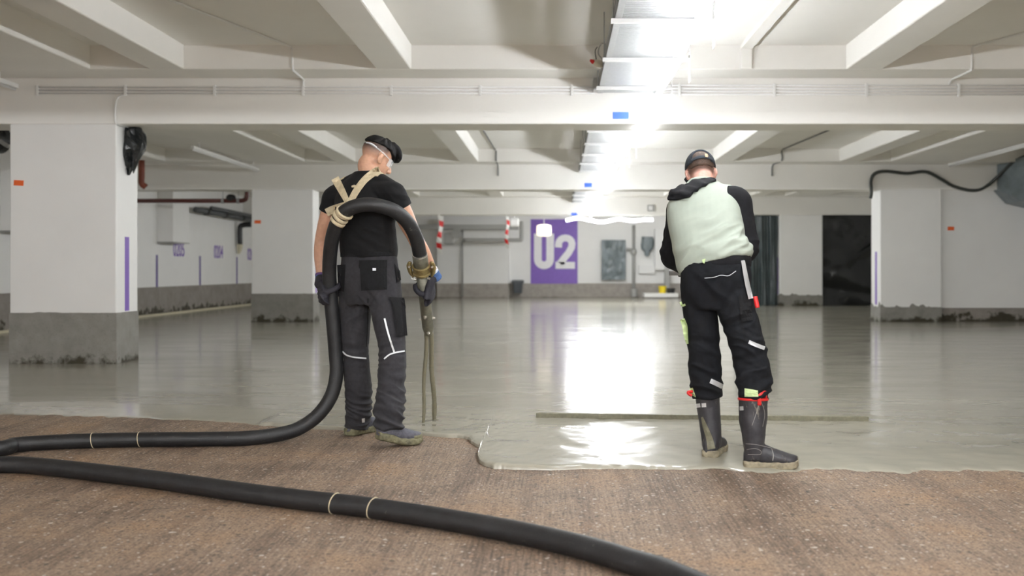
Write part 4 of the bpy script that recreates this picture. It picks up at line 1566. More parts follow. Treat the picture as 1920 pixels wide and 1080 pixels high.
# t-shirt
ts = MB()
shirt1 = [((-1.118, 5.72, 1.075), 0.176, 0.122), ((-1.120, 5.72, 1.13), 0.181, 0.128), ((-1.126, 5.715, 1.21), 0.178, 0.126), ((-1.134, 5.71, 1.30), 0.183, 0.128), ((-1.142, 5.705, 1.39), 0.192, 0.130),
          ((-1.146, 5.71, 1.46), 0.180, 0.112), ((-1.148, 5.722, 1.525), 0.142, 0.088), ((-1.142, 5.735, 1.562), 0.096, 0.074), ((-1.135, 5.742, 1.590), 0.076, 0.068)]
ts.loft(smooth_rings([(c, R1, F1, w, d) for c, w, d in shirt1], 32))
for (i0, s, e, inner) in ((0, SL, EL, (-1.22, 5.745, 1.455)), (1, SR, ER, (-1.06, 5.66, 1.46))):
    hem = s + (e - s) * 0.36
    ts.tube([inner, s - UP * 0.004, s + (e - s) * 0.2, hem], [0.078, 0.070, 0.070, 0.073], n=20, sub=6)
for s_, k_ in ((SL, 0.62), (SR, 0.62)):
    nk = np.array([-1.138, 5.74, 1.56])
    ts.tube([nk, nk * 0.5 + s_ * 0.5 + UP * 0.012, s_ + UP * 0.012], [0.05, 0.056, 0.055], n=16)
me = remesh(ts, 0.006, 8)
displace(me, lambda co: fold_field(co, 0.008, [((-1.12, 5.58, 1.15), 0.16, (0.4, 0, 0.9), 55, 0.005), ((-1.0, 5.60, 1.33), 0.12, (0.8, 0, 0.6), 60, 0.006), ((-1.27, 5.7, 1.33), 0.1, (-0.8, 0, 0.6), 60, 0.005), ((-0.95, 5.56, 1.42), 0.1, (0.3, 0, 1), 60, 0.005)], 2.0))
BV_TS = bvh_of(me)
shirt = build('t_shirt', me, 'tshirt', person1, smooth=True)

# trousers
tr = MB()
pel1 = [((-1.112, 5.72, 0.80), 0.155, 0.112), ((-1.112, 5.715, 0.88), 0.182, 0.132), ((-1.114, 5.712, 0.97), 0.186, 0.136), ((-1.118, 5.718, 1.05), 0.176, 0.122), ((-1.12, 5.72, 1.115), 0.172, 0.118)]
tr.loft(smooth_rings([(c, R1, F1, w, d) for c, w, d in pel1], 32))
tr.tube([LEGL[0], LEGL[1], LEGL[2], LEGL[3], (-1.205, 5.84, 0.16), (-1.218, 5.848, 0.045)], [0.1, 0.095, 0.079, 0.080, 0.076, 0.070], n=24, sub=8)
tr.tube([LEGR[0], LEGR[1], LEGR[2], LEGR[3], (-0.950, 5.465, 0.19), (-0.948, 5.436, 0.090)], [0.1, 0.096, 0.077, 0.079, 0.083, 0.083], n=24, sub=8)
me = remesh(tr, 0.006, 3)
TF = [((-1.20, 5.80, 0.14), 0.12, (0.25, 0, 1), 80, 0.011), ((-0.95, 5.42, 0.19), 0.13, (0.35, 0, 1), 80, 0.012), ((-1.21, 5.70, 0.48), 0.10, (0.2, 0, 1), 75, 0.006), ((-0.955, 5.52, 0.48), 0.10, (-0.2, 0, 1), 75, 0.007),
      ((-1.09, 5.6, 0.82), 0.12, (0.7, 0, 0.7), 60, 0.006), ((-1.2, 5.65, 0.78), 0.1, (-0.6, 0, 0.8), 55, 0.005), ((-0.95, 5.5, 0.32), 0.1, (0.6, 0, 0.8), 60, 0.005)]
TF = [(c, r * 1.15, d, f, st * 1.2) for c, r, d, f, st in TF]
displace(me, lambda co: fold_field(co, 0.010, TF, 8.0))
BV_TR = bvh_of(me)
trou = build('trousers', me, 'trousers_grey', person1, smooth=True)
pk = build('back_pocket', quad_patch(BV_TR, [(674, 490), (725, 489), (726, 543), (677, 545)], 0.006, 10, 10), 'trousers_black', trou, smooth=False)
build('pocket_flap', quad_patch(BV_TR, [(673, 488), (726, 487), (726, 502), (673, 503)], 0.011, 10, 4), 'trousers_black', trou)
build('pocket_tag', quad_patch(BV_TR, [(698.5, 502.5), (705, 502.5), (705, 507.5), (698.5, 507.5)], 0.013, 3, 3), 'piping_white', trou)
build('side_pocket', quad_patch(BV_TR, [(632, 497), (648, 496), (645, 547), (634, 545)], 0.006, 5, 10), 'trousers_black', trou)
build('hip_pocket', quad_patch(BV_TR, [(740, 495), (750, 508), (752, 525), (745, 530)], 0.014, 4, 8), 'trousers_black', trou)
cp = build('cargo_pocket', quad_patch(BV_TR, [(734, 560), (759, 562), (764, 629), (744, 631)], 0.016, 8, 12, 0.006), 'trousers_black', trou)
build('cargo_flap', quad_patch(BV_TR, [(730, 557), (758, 558), (761, 578), (740, 575)], 0.026, 8, 5), 'trousers_black', trou)
build('cargo_snap', quad_patch(BV_TR, [(755, 575.5), (759, 576), (759, 580.5), (755, 580)], 0.032, 3, 3), 'piping_white', trou)
build('zip_strip', ribbon_patch(BV_TR, [(721, 597), (727, 622), (734, 645), (739, 660)], 3.4, 0.006, 3), 'reflective', trou)
build('knee_piping', ribbon_patch(BV_TR, [(642, 659), (650, 666), (665, 670), (687, 672)], 2.8, 0.005, 3), 'piping_white', trou)
build('knee_piping', ribbon_patch(BV_TR, [(720, 673), (730, 665), (742, 661), (759, 658)], 2.8, 0.005, 3), 'piping_white', trou)
build('ankle_patch', quad_patch(BV_TR, [(678.5, 785), (684, 784), (684, 792), (679, 793)], 0.004, 3, 3), 'reflective', trou)
build('side_seam', ribbon_patch(BV_TR, [(690, 560), (689, 610), (687, 650)], 1.6, 0.003, 3), 'trousers_black', trou)
build('belt', ribbon_patch(BV_TR, [(638, 478), (665, 477), (700, 476), (736, 475)], 8, 0.007, 4, 5), 'trousers_black', person1)

# harness of webbing straps on the back, wound round the hose
hs = build('harness', ribbon_patch(BV_TS, [(656, 380), (668, 358), (684, 337), (703, 322), (712, 318)], [12, 13, 13, 14, 12], 0.007, 4), 'webbing', person1)
build('shoulder_strap', ribbon_patch(BV_TS, [(652, 380), (642, 360), (633, 343), (628, 334)], [10, 13, 15, 15], 0.007, 4), 'webbing', hs)
build('side_strap', ribbon_patch(BV_TS, [(650, 382), (636, 388), (622, 394), (612, 399)], [9, 13, 15, 15], 0.009, 4), 'webbing', hs)
build('frayed_end', ribbon_patch(BV_TS, [(672, 350), (664, 349), (659, 350)], [4, 5, 3], 0.012, 3), 'webbing', hs)
C1 = np.array([-1.142, 5.71, 0.0])
for sx in (-1, 1):
    o_ = 0.155 if sx < 0 else 0.10
    fp = [(o_ * sx, -0.035, 1.55), (o_ * sx, 0.03, 1.54), (0.125 * sx, 0.12, 1.45), (0.125 * sx, 0.14, 1.36), (0.14 * sx, 0.12, 1.28)]
    build('front_strap', surf_strap(BV_TS, [C1 + R1 * a + F1 * b + UP * z for a, b, z in fp], 0.042, 0.004), 'webbing', hs)
wrapc = [P(633, 416, 5.503), P(639, 406, 5.490), P(646, 399, 5.475)]
wd_ = (wrapc[2] - wrapc[0]) / np.linalg.norm(wrapc[2] - wrapc[0])
for k, (c, rr_, w) in enumerate(((wrapc[0] * 0.9 + wrapc[1] * 0.1, 0.0470, 0.016), (wrapc[1] * 0.85 + wrapc[0] * 0.15, 0.0500, 0.017), (wrapc[1] * 0.3 + wrapc[2] * 0.7, 0.0475, 0.015), (wrapc[2], 0.0525, 0.010))):
    tl = wd_ + 0.16 * np.array([math.sin(k * 2.1), 0.4 * math.cos(k), 0.3 * math.cos(k * 1.7)])
    tl /= np.linalg.norm(tl)
    build('strap_wrap', MB().tube([c - tl * w / 2 * 1.3, c - tl * w / 2, c + tl * w / 2, c + tl * w / 2 * 1.3], [rr_ - 0.004, rr_, rr_, rr_ - 0.004], n=24, smooth=False), 'webbing', hs, smooth=True)
build('knot', MB().tube([P(652, 376, 5.55), P(650, 384, 5.50), P(645, 392, 5.47)], [(0.02, 0.008), (0.016, 0.009), (0.026, 0.006)], n=12), 'webbing', hs, smooth=True)

# hair and glasses
def hair_edge(az):
    a = abs(az)
    return float(np.interp(a, [0, 30, 60, 90, 130, 180], [2, 6, 22, 26, 18, 10]))


hb = shell(A1, HEAD1, (0, -0.015, 0.035), (0.076, 0.098, 0.085), hair_edge, 0.010, lump=lambda az, ph: 0.012 * max(0, math.cos(math.radians(az))) + 0.004 * math.sin(az * 0.2))
q = MB()
q.tube([(0.0, 0.03, 0.125), (0.0, 0.075, 0.112), (0.0, 0.108, 0.080), (0.0, 0.118, 0.045)], [(0.020, 0.050), (0.026, 0.058), (0.024, 0.058), (0.008, 0.045)], n=16, sub=5, ref=(0, 0, 1))
q.xform(lambda p: HEAD1 + A1 @ p)
hb.join(q)
me = remesh(hb, 0.0045, 2)
displace(me, lambda co: 0.0022 * vnoise((co - HEAD1) @ A1, (70, 14, 14), 1.0) + 0.001 * vnoise((co - HEAD1) @ A1, (240, 40, 40), 4.0))
build('hair', me, 'hair_black', person1, smooth=True)
gl = MB()
pts = []
for az in np.linspace(-150, 150, 41):
    a = math.radians(az + 180)
    pts.append(HEAD1 + A1 @ np.array([math.sin(a) * 0.083, -0.012 + math.cos(a) * 0.102, 0.030 - 0.010 * math.cos(a)]))
gl.tube(pts, [(0.0042, 0.0016)] * len(pts), n=8, sub=1, ref=A1[:, 2])
glasses = build('safety_glasses', gl, 'clear_plastic', person1, smooth=True)
ln = shell(A1, HEAD1, (0, -0.01, 0.005), (0.084, 0.108, 0.10), lambda az: -14, 0.002, 30, 8, az0=-62, az1=62)
ln2 = MB()
for side in (0, 1):
    for i in range(6):
        for j in range(21):
            az = math.radians(-60 + 6 * j)
            r_ = 1.0 + 0.02 * side
            ln2.v.append(tuple(HEAD1 + A1 @ np.array([math.sin(az) * 0.083 * r_, -0.008 + math.cos(az) * 0.110 * r_, -0.018 + 0.010 * i])))
for side in (0, 126):
    for i in range(5):
        for j in range(20):
            p_ = side + i * 21 + j
            ln2.f.append((p_, p_ + 1, p_ + 22, p_ + 21))
build('lens', ln2, 'clear_plastic', glasses, smooth=True)
wh = MB()
pts = []
for az in np.linspace(118, 165, 14):
    a = math.radians(az)
    pts.append(HEAD1 + A1 @ np.array([math.sin(a) * 0.086, -0.012 + math.cos(a) * 0.105, 0.036 + 0.006 * math.sin((az - 118) * 0.07)]))
wh.tube(pts, [(0.0038, 0.002)] * len(pts), n=8, sub=1, ref=A1[:, 2])
build('temple_arm', wh, 'piping_white', glasses, smooth=True)

# gloves
gm = MB().join(grip_hand(GR, -noz_d, NR, BR, 0.036, WR, fr=0.0115, grow=0.0035))
gm.tube([WR * 0.35 + (GR + np.array([0.05, -0.03, 0.04])) * 0.65, WR, WR + (ER - WR) * 0.06], [0.036, 0.035, 0.034], n=16)
me = remesh(gm, 0.0042, 2)
gR = build('glove', me, 'glove_dark', person1, smooth=True)
dd = (ER - WR) / np.linalg.norm(ER - WR)
build('cuff', MB().tube([WR - dd * 0.045, WR - dd * 0.02, WR + dd * 0.012], [0.040, 0.0385, 0.0375], n=20), 'glove_blue', gR, smooth=True)
build('cuff_band', MB().tube([WR + dd * 0.011, WR + dd * 0.024], [0.039, 0.038], n=20), 'glove_white', gR, smooth=True)
gm = MB().join(grip_hand(GL, gl_a, NL, BL, HOSE_R, WL, fr=0.0115, grow=0.0035))
gm.tube([WL * 0.4 + (GL + np.array([-0.06, -0.02, 0.03])) * 0.6, WL, WL + (EL - WL) * 0.05], [0.037, 0.036, 0.035], n=16)
me = remesh(gm, 0.0042, 2)
gL = build('glove', me, 'glove_dark', person1, smooth=True)
dd = (EL - WL) / np.linalg.norm(EL - WL)
build('cuff', MB().tube([WL - dd * 0.03, WL + dd * 0.012], [0.0395, 0.038], n=20), 'glove_blue', gL, smooth=True)
build('cuff_band', MB().tube([WL + dd * 0.011, WL + dd * 0.024], [0.0395, 0.0385], n=20), 'glove_purple', gL, smooth=True)


# shoes
def shoe(parent, heel, toe, lift, upper_mat, sole_mat, name='shoe'):
    """heel/toe: ground positions of the back and tip of the sole; lift raises the heel"""
    heel, toe = np.array([*heel, 0.0]), np.array([*toe, 0.0])
    ln = np.linalg.norm(toe - heel)
    f = (toe - heel) / ln
    s = np.cross(f, UP)

    def at(t, lat, z):
        bend = max(0.0, 0.62 - t) / 0.62
        return heel + f * (t * ln) + s * lat + UP * (z + lift * bend ** 1.1 + (0.012 * max(0, (t - 0.85) / 0.15) ** 2))

    def section(t, hw, z0, z1, n=20, p=2.6):
        a = np.linspace(0, 2 * math.pi, n, endpoint=False)
        out = []
        for q in a:
            cx = np.sign(math.cos(q)) * abs(math.cos(q)) ** (2 / p) * hw
            cz = (z0 + z1) / 2 + np.sign(math.sin(q)) * abs(math.sin(q)) ** (2 / p) * (z1 - z0) / 2
            out.append(at(t, cx, cz))
        return np.array(out)
    ts_ = [0.0, 0.04, 0.15, 0.30, 0.45, 0.60, 0.75, 0.88, 0.96, 1.0]
    hw = [0.024, 0.037, 0.043, 0.041, 0.040, 0.047, 0.051, 0.047, 0.034, 0.014]
    sole = MB().loft([section(t, w + 0.007, 0.0, 0.050 if t < 0.33 else (0.044 if t > 0.5 else 0.040), p=4.5) for t, w in zip(ts_, hw)])
    up = MB()
    zt = [0.06, 0.08, 0.092, 0.105, 0.112, 0.10, 0.086, 0.074, 0.062, 0.05]
    up.loft([section(t, w, 0.02, z, p=2.3) for t, w, z in zip(ts_, hw, zt)])
    a0 = at(0.17, 0, 0.08)
    up.tube([a0, a0 + UP * 0.02 + f * 0.008, a0 + UP * 0.035 + f * 0.015], [0.040, 0.038, 0.037], n=18)
    me = remesh(up, 0.005, 3)
    o = build(name, me, upper_mat, parent, smooth=True)
    me2 = remesh(sole, 0.0045, 1)
    displace(me2, lambda co: 0.0035 * vnoise(co, (60, 60, 60), 2.0))
    build('sole', me2, sole_mat, o, smooth=True)
    lc = MB()
    for t in (0.42, 0.50, 0.58):
        z = float(np.interp(t, ts_, zt))
        lc.tube([at(t, -0.026, z - 0.012), at(t + 0.02, 0, z + 0.001), at(t, 0.026, z - 0.012)], 0.0028, n=6, sub=3)
    build('laces', lc, 'laces', o, smooth=True)
    tc = MB().loft([section(t, w + 0.002, 0.026, z, p=2.3) for t, w, z in zip((0.74, 0.86, 0.95, 1.0), (0.053, 0.050, 0.038, 0.018), (0.068, 0.066, 0.06, 0.052))])
    build('toe_cap', tc, sole_mat, o, smooth=True)
    return o


shoe(person1, (-1.262, 5.795), (-1.105, 6.045), 0.0, 'shoe_upper', 'shoe_sole')
shoe(person1, (-1.005, 5.385), (-0.788, 5.560), 0.050, 'shoe_upper', 'shoe_sole')

# ============ delivery hose ============
hose = build('concrete_hose', MB().tube(hose_pts, HOSE_R, n=20, sub=8), 'hose_rubber', smooth=True)
tag(hose, 'thick black rubber concrete hose looping over the floor and the worker', 'hose')
ZT = NOZ_TOP


def along(s):
    return NOZ_TOP + noz_d * s


build('hose_end', MB().tube([along(-0.035), along(-0.03), along(0.045), along(0.05)], [0.042, 0.0455, 0.0455, 0.040], n=24, smooth=False), 'nozzle_metal', hose, smooth=True)
build('end_ring', MB().tube([along(-0.045), along(-0.035)], [0.0455, 0.0455], n=24, smooth=False), 'bolt_metal', hose)
cpg = build('coupling', MB().tube([along(0.040), along(0.044), along(0.054), along(0.057), along(0.088), along(0.091), along(0.102), along(0.106)], [0.045, 0.055, 0.055, 0.048, 0.048, 0.055, 0.055, 0.042], n=28, smooth=False), 'brass', hose, smooth=False)
side = np.cross(noz_d, (0, 1, 0))
side /= np.linalg.norm(side)
for s in (-1, 1):
    base = along(0.05) + side * s * 0.056
    build('lever', MB().tube([base + side * s * 0.008 - noz_d * 0.03, base + side * s * 0.016, base + side * s * 0.012 + noz_d * 0.05, base - side * s * 0.003 + noz_d * 0.085], [(0.007, 0.012), (0.012, 0.016), (0.011, 0.013), (0.005, 0.008)], n=10), 'brass', cpg, smooth=True)
    build('lever_pin', MB().cyl(base + side * s * 0.012, (0, 1, 0.3), 0.007, 0.05, 10), 'bolt_metal', cpg)
    build('lever_ring', MB().tube([base + noz_d * 0.09 + 0.011 * np.array([math.cos(t), 0, math.sin(t)]) for t in np.linspace(0, 2 * math.pi, 13)], 0.0028, n=6, sub=1), 'bolt_metal', cpg)
nl = np.linalg.norm(NOZ_END - NOZ_TOP)
nz = build('nozzle', MB().tube([along(0.10), along(nl - 0.09), along(nl - 0.06), along(nl - 0.02), along(nl)], [0.0360, 0.0360, 0.037, (0.036, 0.03), (0.028, 0.022)], n=24, smooth=False), 'nozzle_metal', hose, smooth=True)
back_n = np.cross(noz_d, side)
if back_n[1] > 0:
    back_n = -back_n
for s, ang in ((0.155, 180), (0.135, 20), (0.43, 95), (0.47, 2), (0.485, 178), (0.565, 80)):
    d = side * math.cos(math.radians(ang)) + back_n * math.sin(math.radians(ang))
    c = along(s) + d * 0.040
    bo = build('bolt', MB().cyl(c, d, 0.0075, 0.022, 6), 'bolt_metal', nz)
    build('washer', MB().cyl(c - d * 0.004, d, 0.0115, 0.004, 12), 'bolt_metal', bo)
for px, py in ((629, 941), (690, 951), (265, 822), (170, 826)):
    c = ground(px, py, 0.043)
    k = min(range(len(hose_pts)), key=lambda i: np.linalg.norm(hose_pts[i] - c))
    t = hose_pts[min(k + 1, len(hose_pts) - 1)] - hose_pts[max(k - 1, 0)]
    # snap to the hose centre line
    hp, _ = catmull(np.array(hose_pts), np.ones((len(hose_pts), 2)), 8)
    i = int(np.argmin(((hp - c) ** 2).sum(1)))
    t = hp[i + 1] - hp[i - 1]
    t /= np.linalg.norm(t)
    u = np.cross(t, UP)
    w = np.cross(u, t)
    build('tie_wire', MB().tube([hp[i] + (HOSE_R + 0.0012) * (math.cos(q) * u + math.sin(q) * w) + t * 0.006 * math.sin(q) for q in np.linspace(0, 2 * math.pi, 25)], 0.0022, n=6, sub=1), 'webbing', hose)

# falling mortar streams
for k, (a, b, r0, r1, lab) in enumerate(((along(nl - 0.01) + side * -0.014, ground(793, 794, 0.015), 0.014, 0.0105, 'thinner left stream of wet mortar falling from the nozzle'),
                                         (along(nl - 0.01) + side * 0.012, ground(815, 788, 0.015), 0.015, 0.0155, 'thicker right stream of wet mortar falling from the nozzle'))):
    if k == 0 and a[0] > b[0] + 0.1:
        pass
    pts, rad = [], []
    for t in np.linspace(0, 1, 28):
        p = a * (1 - t) + b * t
        p = p + np.array([0.004 * math.sin(t * 9 + k), 0.0, 0.0])
        pts.append(p)
        rad.append((r0 + (r1 - r0) * t) * (1 + 0.16 * mnoise.noise(Vector((t * 16, k * 7.0, 0)))))
    pts.append(b - UP * 0.006)
    rad.append(r1 * 1.8)
    o = build('mortar_stream', MB().tube(pts, rad, n=12, sub=2), 'wet_concrete', smooth=True)
    tag(o, lab, 'mortar stream', 'mortar streams')

# ============ levelling bar ============
lb = empty('levelling_bar', (0.95, 6.28, SCREED_Z))
tag(lb, 'long muddy levelling bar lying on the wet screed before the right worker', 'levelling bar')
e0, e1 = ground(1005, 783.5, SCREED_Z), ground(1629, 790.5, SCREED_Z)
d = (e1 - e0) / np.linalg.norm(e1 - e0)
nrm = np.array([-d[1], d[0], 0])
sec = [(0, -0.004), (0, 0.030), (0.012, 0.034), (0.095, 0.010), (0.095, -0.004)]
build('blade', MB().loft([np.array([p + nrm * a + UP * z for a, z in sec]) for p in (e0, (e0 + e1) / 2, e1)]), 'bar_muddy', lb, bevel=0.003)
HAND_C = np.array([0.868, 5.66, 0.985])
foot = np.array([0.955, 6.30, 0.035])
build('pole', MB().tube([foot, HAND_C], 0.014, n=12, sub=1), 'galvanised', lb, smooth=True)
build('socket', MB().tube([foot - UP * 0.012, foot + (HAND_C - foot) * 0.07], [0.024, 0.019], n=12, sub=1), 'galvanised', lb, smooth=True)
build('cross_handle', MB().tube([HAND_C + np.array([-0.20, 0.05, 0]), HAND_C + np.array([0.20, -0.05, 0])], 0.0155, n=12, sub=1), 'galvanised', lb, smooth=True)

# ============ worker in the mint hoodie ============
U2 = np.array([0.89, -0.44, 0.10])
U2 /= np.linalg.norm(U2)
H2 = np.array([0.89, -0.456, 0.0])
HF = np.array([0.456, 0.89, 0.0])
HEAD2 = P(1314, 326, 5.50)
A2 = frame(4, 34, 5)
S2L, E2L, W2L = np.array([0.690, 5.345, 1.365]), np.array([0.650, 5.43, 1.085]), np.array([0.755, 5.615, 1.005])
S2R, E2R, W2R = np.array([0.975, 5.205, 1.395]), np.array([1.030, 5.20, 1.125]), np.array([0.985, 5.535, 1.005])
axis2 = np.array([0.0, 0.50, 0.86])


def spec2(c, w, d, tilt):
    u = H2 * (1 - tilt) + U2 * tilt
    u = u / np.linalg.norm(u)
    ax = UP * (1 - tilt) + axis2 * tilt
    v = np.cross(ax, u)
    return (c, u, v / np.linalg.norm(v), w, d)


body = MB()
body.loft(smooth_rings([spec2((0.832, 5.06, 0.80), 0.13, 0.10, 0), spec2((0.832, 5.06, 0.90), 0.158, 0.115, 0), spec2((0.828, 5.07, 1.02), 0.158, 0.112, 0.2), spec2((0.815, 5.125, 1.13), 0.155, 0.11, 0.6), spec2((0.805, 5.20, 1.24), 0.165, 0.115, 0.9),
                        spec2((0.808, 5.27, 1.345), 0.172, 0.105, 1), spec2((0.815, 5.33, 1.42), 0.14, 0.08, 1), spec2((0.818, 5.37, 1.465), 0.075, 0.06, 1)], 28))
limb(body, [(0.818, 5.345, 1.43), (0.818, 5.40, 1.49), HEAD2 + A2 @ np.array([0, -0.03, -0.06]), HEAD2 + A2 @ np.array([0, -0.01, 0])], [0.064, 0.060, 0.060, 0.055])
head_parts(body, A2, HEAD2)
limb(body, [(0.76, 5.31, 1.38), S2L, (S2L + E2L) / 2, E2L, E2L * 0.5 + W2L * 0.5, W2L], [0.045, 0.048, 0.05, 0.043, 0.042, 0.030])
limb(body, [(0.90, 5.24, 1.40), S2R, (S2R + E2R) / 2, E2R, E2R * 0.5 + W2R * 0.5, W2R], [0.045, 0.048, 0.05, 0.043, 0.042, 0.030])
L2L = [(0.752, 5.085, 0.93), (0.762, 5.09, 0.75), (0.784, 5.10, 0.56), (0.792, 5.11, 0.42), (0.812, 5.115, 0.14)]
L2R = [(0.895, 5.01, 0.93), (0.945, 4.975, 0.75), (0.992, 4.935, 0.57), (1.008, 4.905, 0.43), (1.000, 4.875, 0.12)]
limb(body, L2L, [0.085, 0.075, 0.055, 0.052, 0.036])
limb(body, L2R, [0.085, 0.075, 0.055, 0.052, 0.036])
limb(body, [(0.815, 5.10, 0.10), (0.845, 5.19, 0.075), (0.875, 5.26, 0.06)], [0.035, 0.034, 0.022])
limb(body, [(0.99, 4.872, 0.085), (1.08, 4.855, 0.06), (1.16, 4.842, 0.045)], [0.035, 0.034, 0.022])
hdir = np.array([0.97, -0.243, 0])
g2L = grip_hand(HAND_C - hdir * 0.115, hdir, (0, -0.45, 0.9), (0, 0.9, 0.45), 0.0155, W2L, fr=0.0085, grow=-0.005, slim=0.7)
g2R = grip_hand(HAND_C + hdir * 0.115, -hdir, (0, -0.45, 0.9), (0, 0.9, 0.45), 0.0155, W2R, fr=0.0085, grow=-0.005, slim=0.7)
body.join(g2L).join(g2R)
me = remesh(body, 0.0055, 3)


def tone2(loc, co, col):
    x, y, z = loc.T
    onhead = (np.abs(x) < 0.1) & (np.abs(y) < 0.14) & (z > -0.11) & (z < 0.14)
    f = np.clip((z + 0.045 + 0.25 * np.clip(-y - 0.05, -0.1, 0.1)) / 0.03, 0, 1) * np.clip((0.03 - y) / 0.02, 0, 1) * onhead
    ear = (np.abs(x) > 0.074) & (z < 0.035)
    f[ear] = 0
    f = f[:, None] * 0.85
    col[:, :3] = col[:, :3] * (1 - f) + np.array([0.07, 0.042, 0.03]) * f
    lips = onhead & (y > 0.09) & (z < -0.052) & (z > -0.08) & (np.abs(x) < 0.025)
    col[lips, :3] = (0.45, 0.2, 0.17)
    return col


paint_tone(me, A2, HEAD2, tone2, (0.62, 0.36, 0.29))
person2 = build('person', me, 'skin', smooth=True)
tag(person2, 'worker in mint and black hoodie and cap bending over the levelling bar', 'person', 'screed workers')
eyes(person2, A2, HEAD2)

# hoodie: mint body
def hem2(c, w, d, roll):
    u = H2 + UP * roll
    u = u / np.linalg.norm(u)
    v = np.cross(UP * 0.75 + axis2 * 0.25, u)
    return (c, u, v / np.linalg.norm(v), w, d)


hd = MB()
hd.loft(smooth_rings([hem2((0.838, 5.075, 1.025), 0.198, 0.144, 0.30), hem2((0.830, 5.10, 1.08), 0.207, 0.152, 0.24), spec2((0.815, 5.14, 1.15), 0.204, 0.148, 0.7), spec2((0.806, 5.20, 1.24), 0.205, 0.145, 0.9), spec2((0.806, 5.262, 1.33), 0.207, 0.135, 1),
                      spec2((0.812, 5.31, 1.40), 0.186, 0.112, 1), spec2((0.818, 5.355, 1.455), 0.118, 0.086, 1), spec2((0.818, 5.385, 1.49), 0.082, 0.072, 1)], 36))
for s, e, inner in ((S2L, E2L, (0.76, 5.31, 1.37)), (S2R, E2R, (0.90, 5.24, 1.39))):
    hd.tube([inner, s * 0.6 + np.array(inner) * 0.4, s * 0.82 + np.array(inner) * 0.18], [0.080, 0.074, 0.060], n=20)
me = remesh(hd, 0.006, 4)
HF_ = [((0.86, 5.0, 1.14), 0.14, (-0.45, 0, 0.9), 55, 0.009), ((0.72, 5.1, 1.08), 0.10, (-0.75, 0, 0.66), 60, 0.007), ((0.97, 5.0, 1.12), 0.13, (-0.35, 0, 0.93), 65, 0.010), ((0.98, 5.12, 1.28), 0.09, (0.8, 0, 0.5), 50, 0.003)]
displace(me, lambda co: fold_field(co, 0.005, HF_, 5.0))
BV_HD = bvh_of(me)
hood = build('hoodie', me, 'hoodie_mint', person2, smooth=True)
sl = MB()
for s, e, w in ((S2L, E2L, W2L), (S2R, E2R, W2R)):
    one = MB().tube([s + np.array([0.05 if s[0] < 0.8 else -0.065, 0, 0.0]), s + (e - s) * 0.06, s + (e - s) * 0.3, s + (e - s) * 0.7, e, e * 0.55 + w * 0.45, w], [0.066, 0.074, 0.072, 0.066, 0.063, 0.056, 0.042], n=22, sub=6)
    me = remesh(one, 0.0055, 3)
    displace(me, lambda co: fold_field(co, 0.008, [(e, 0.1, (0.3, 0.2, 1), 70, 0.007), ((s + e) / 2, 0.1, (0.5, 0, 0.8), 60, 0.005)], 9.0))
    build('sleeve', me, 'hoodie_black', hood, smooth=True)
wb_ = MB().loft(smooth_rings([hem2((0.840, 5.066, 0.985), 0.186, 0.136, 0.22), hem2((0.840, 5.070, 1.01), 0.192, 0.141, 0.26), hem2((0.838, 5.078, 1.04), 0.188, 0.136, 0.28)], 36))
build('waistband', remesh(wb_, 0.006, 2), 'hoodie_black', hood, smooth=True)
top_e = [(1252, 362), (1266, 351), (1284, 345), (1304, 336), (1322, 333), (1342, 335)]
bot_e = [(1253, 374), (1268, 374.5), (1285, 373), (1302, 361), (1322, 348), (1341, 339)]
te, _ = catmull(np.array(top_e, float), np.ones((6, 2)), 4)
be, _ = catmull(np.array(bot_e, float), np.ones((6, 2)), 4)
G = [[te[j] * (1 - i / 7) + be[j] * (i / 7) for j in range(len(te))] for i in range(8)]
hmb = grid_patch(BV_HD, G, 0.012, 0.038)
me = mesh_from(hmb, 'hood')
displace(me, lambda co: 0.006 * np.sin(co @ np.array([55, 0, 110.0]) + 2 * vnoise(co, (12, 12, 12))))
hp_ = build('hood', me, 'hoodie_black', hood, smooth=True)
build('collar', MB().tube([HEAD2 + A2 @ np.array([0.062 * math.sin(t), -0.035 - 0.055 * math.cos(t) * 1.05, -0.125 + 0.0 * t]) for t in np.linspace(-2.2, 2.2, 17)], [(0.022, 0.010)] * 17, n=10, sub=2, ref=A2[:, 2]), 'hoodie_mint', hood, smooth=True)

# trousers
tr = MB()
tr.loft(smooth_rings([spec2((0.832, 5.06, 0.80), 0.15, 0.115, 0), spec2((0.834, 5.055, 0.88), 0.180, 0.136, 0), spec2((0.836, 5.055, 0.97), 0.186, 0.140, 0.05), spec2((0.836, 5.068, 1.04), 0.178, 0.130, 0.2), spec2((0.832, 5.08, 1.08), 0.165, 0.12, 0.3)], 32))
tr.tube(L2L[:4] + [(0.802, 5.112, 0.325)], [0.1, 0.092, 0.083, 0.086, 0.078], n=24, sub=8)
tr.tube(L2R[:4] + [(1.004, 4.888, 0.345)], [0.1, 0.094, 0.087, 0.087, 0.077], n=24, sub=8)
me = remesh(tr, 0.006, 3)
TF = [((0.79, 5.0, 0.42), 0.13, (0.3, 0, 1), 62, 0.010), ((1.0, 4.8, 0.45), 0.15, (-0.35, 0, 1), 62, 0.013), ((0.99, 4.85, 0.60), 0.1, (0.4, 0, 1), 60, 0.008), ((0.78, 5.0, 0.57), 0.1, (0.3, 0, 1), 60, 0.007), ((0.84, 4.93, 0.85), 0.13, (0.6, 0, 0.8), 50, 0.006), ((0.93, 4.9, 0.76), 0.1, (-0.6, 0, 0.8), 55, 0.006)]
TF = [(c, r * 1.15, d, f, st * 1.25) for c, r, d, f, st in TF]
displace(me, lambda co: fold_field(co, 0.010, TF, 12.0))
BV_T2 = bvh_of(me)
tr2 = build('trousers', me, 'trousers_navy', person2, smooth=True)
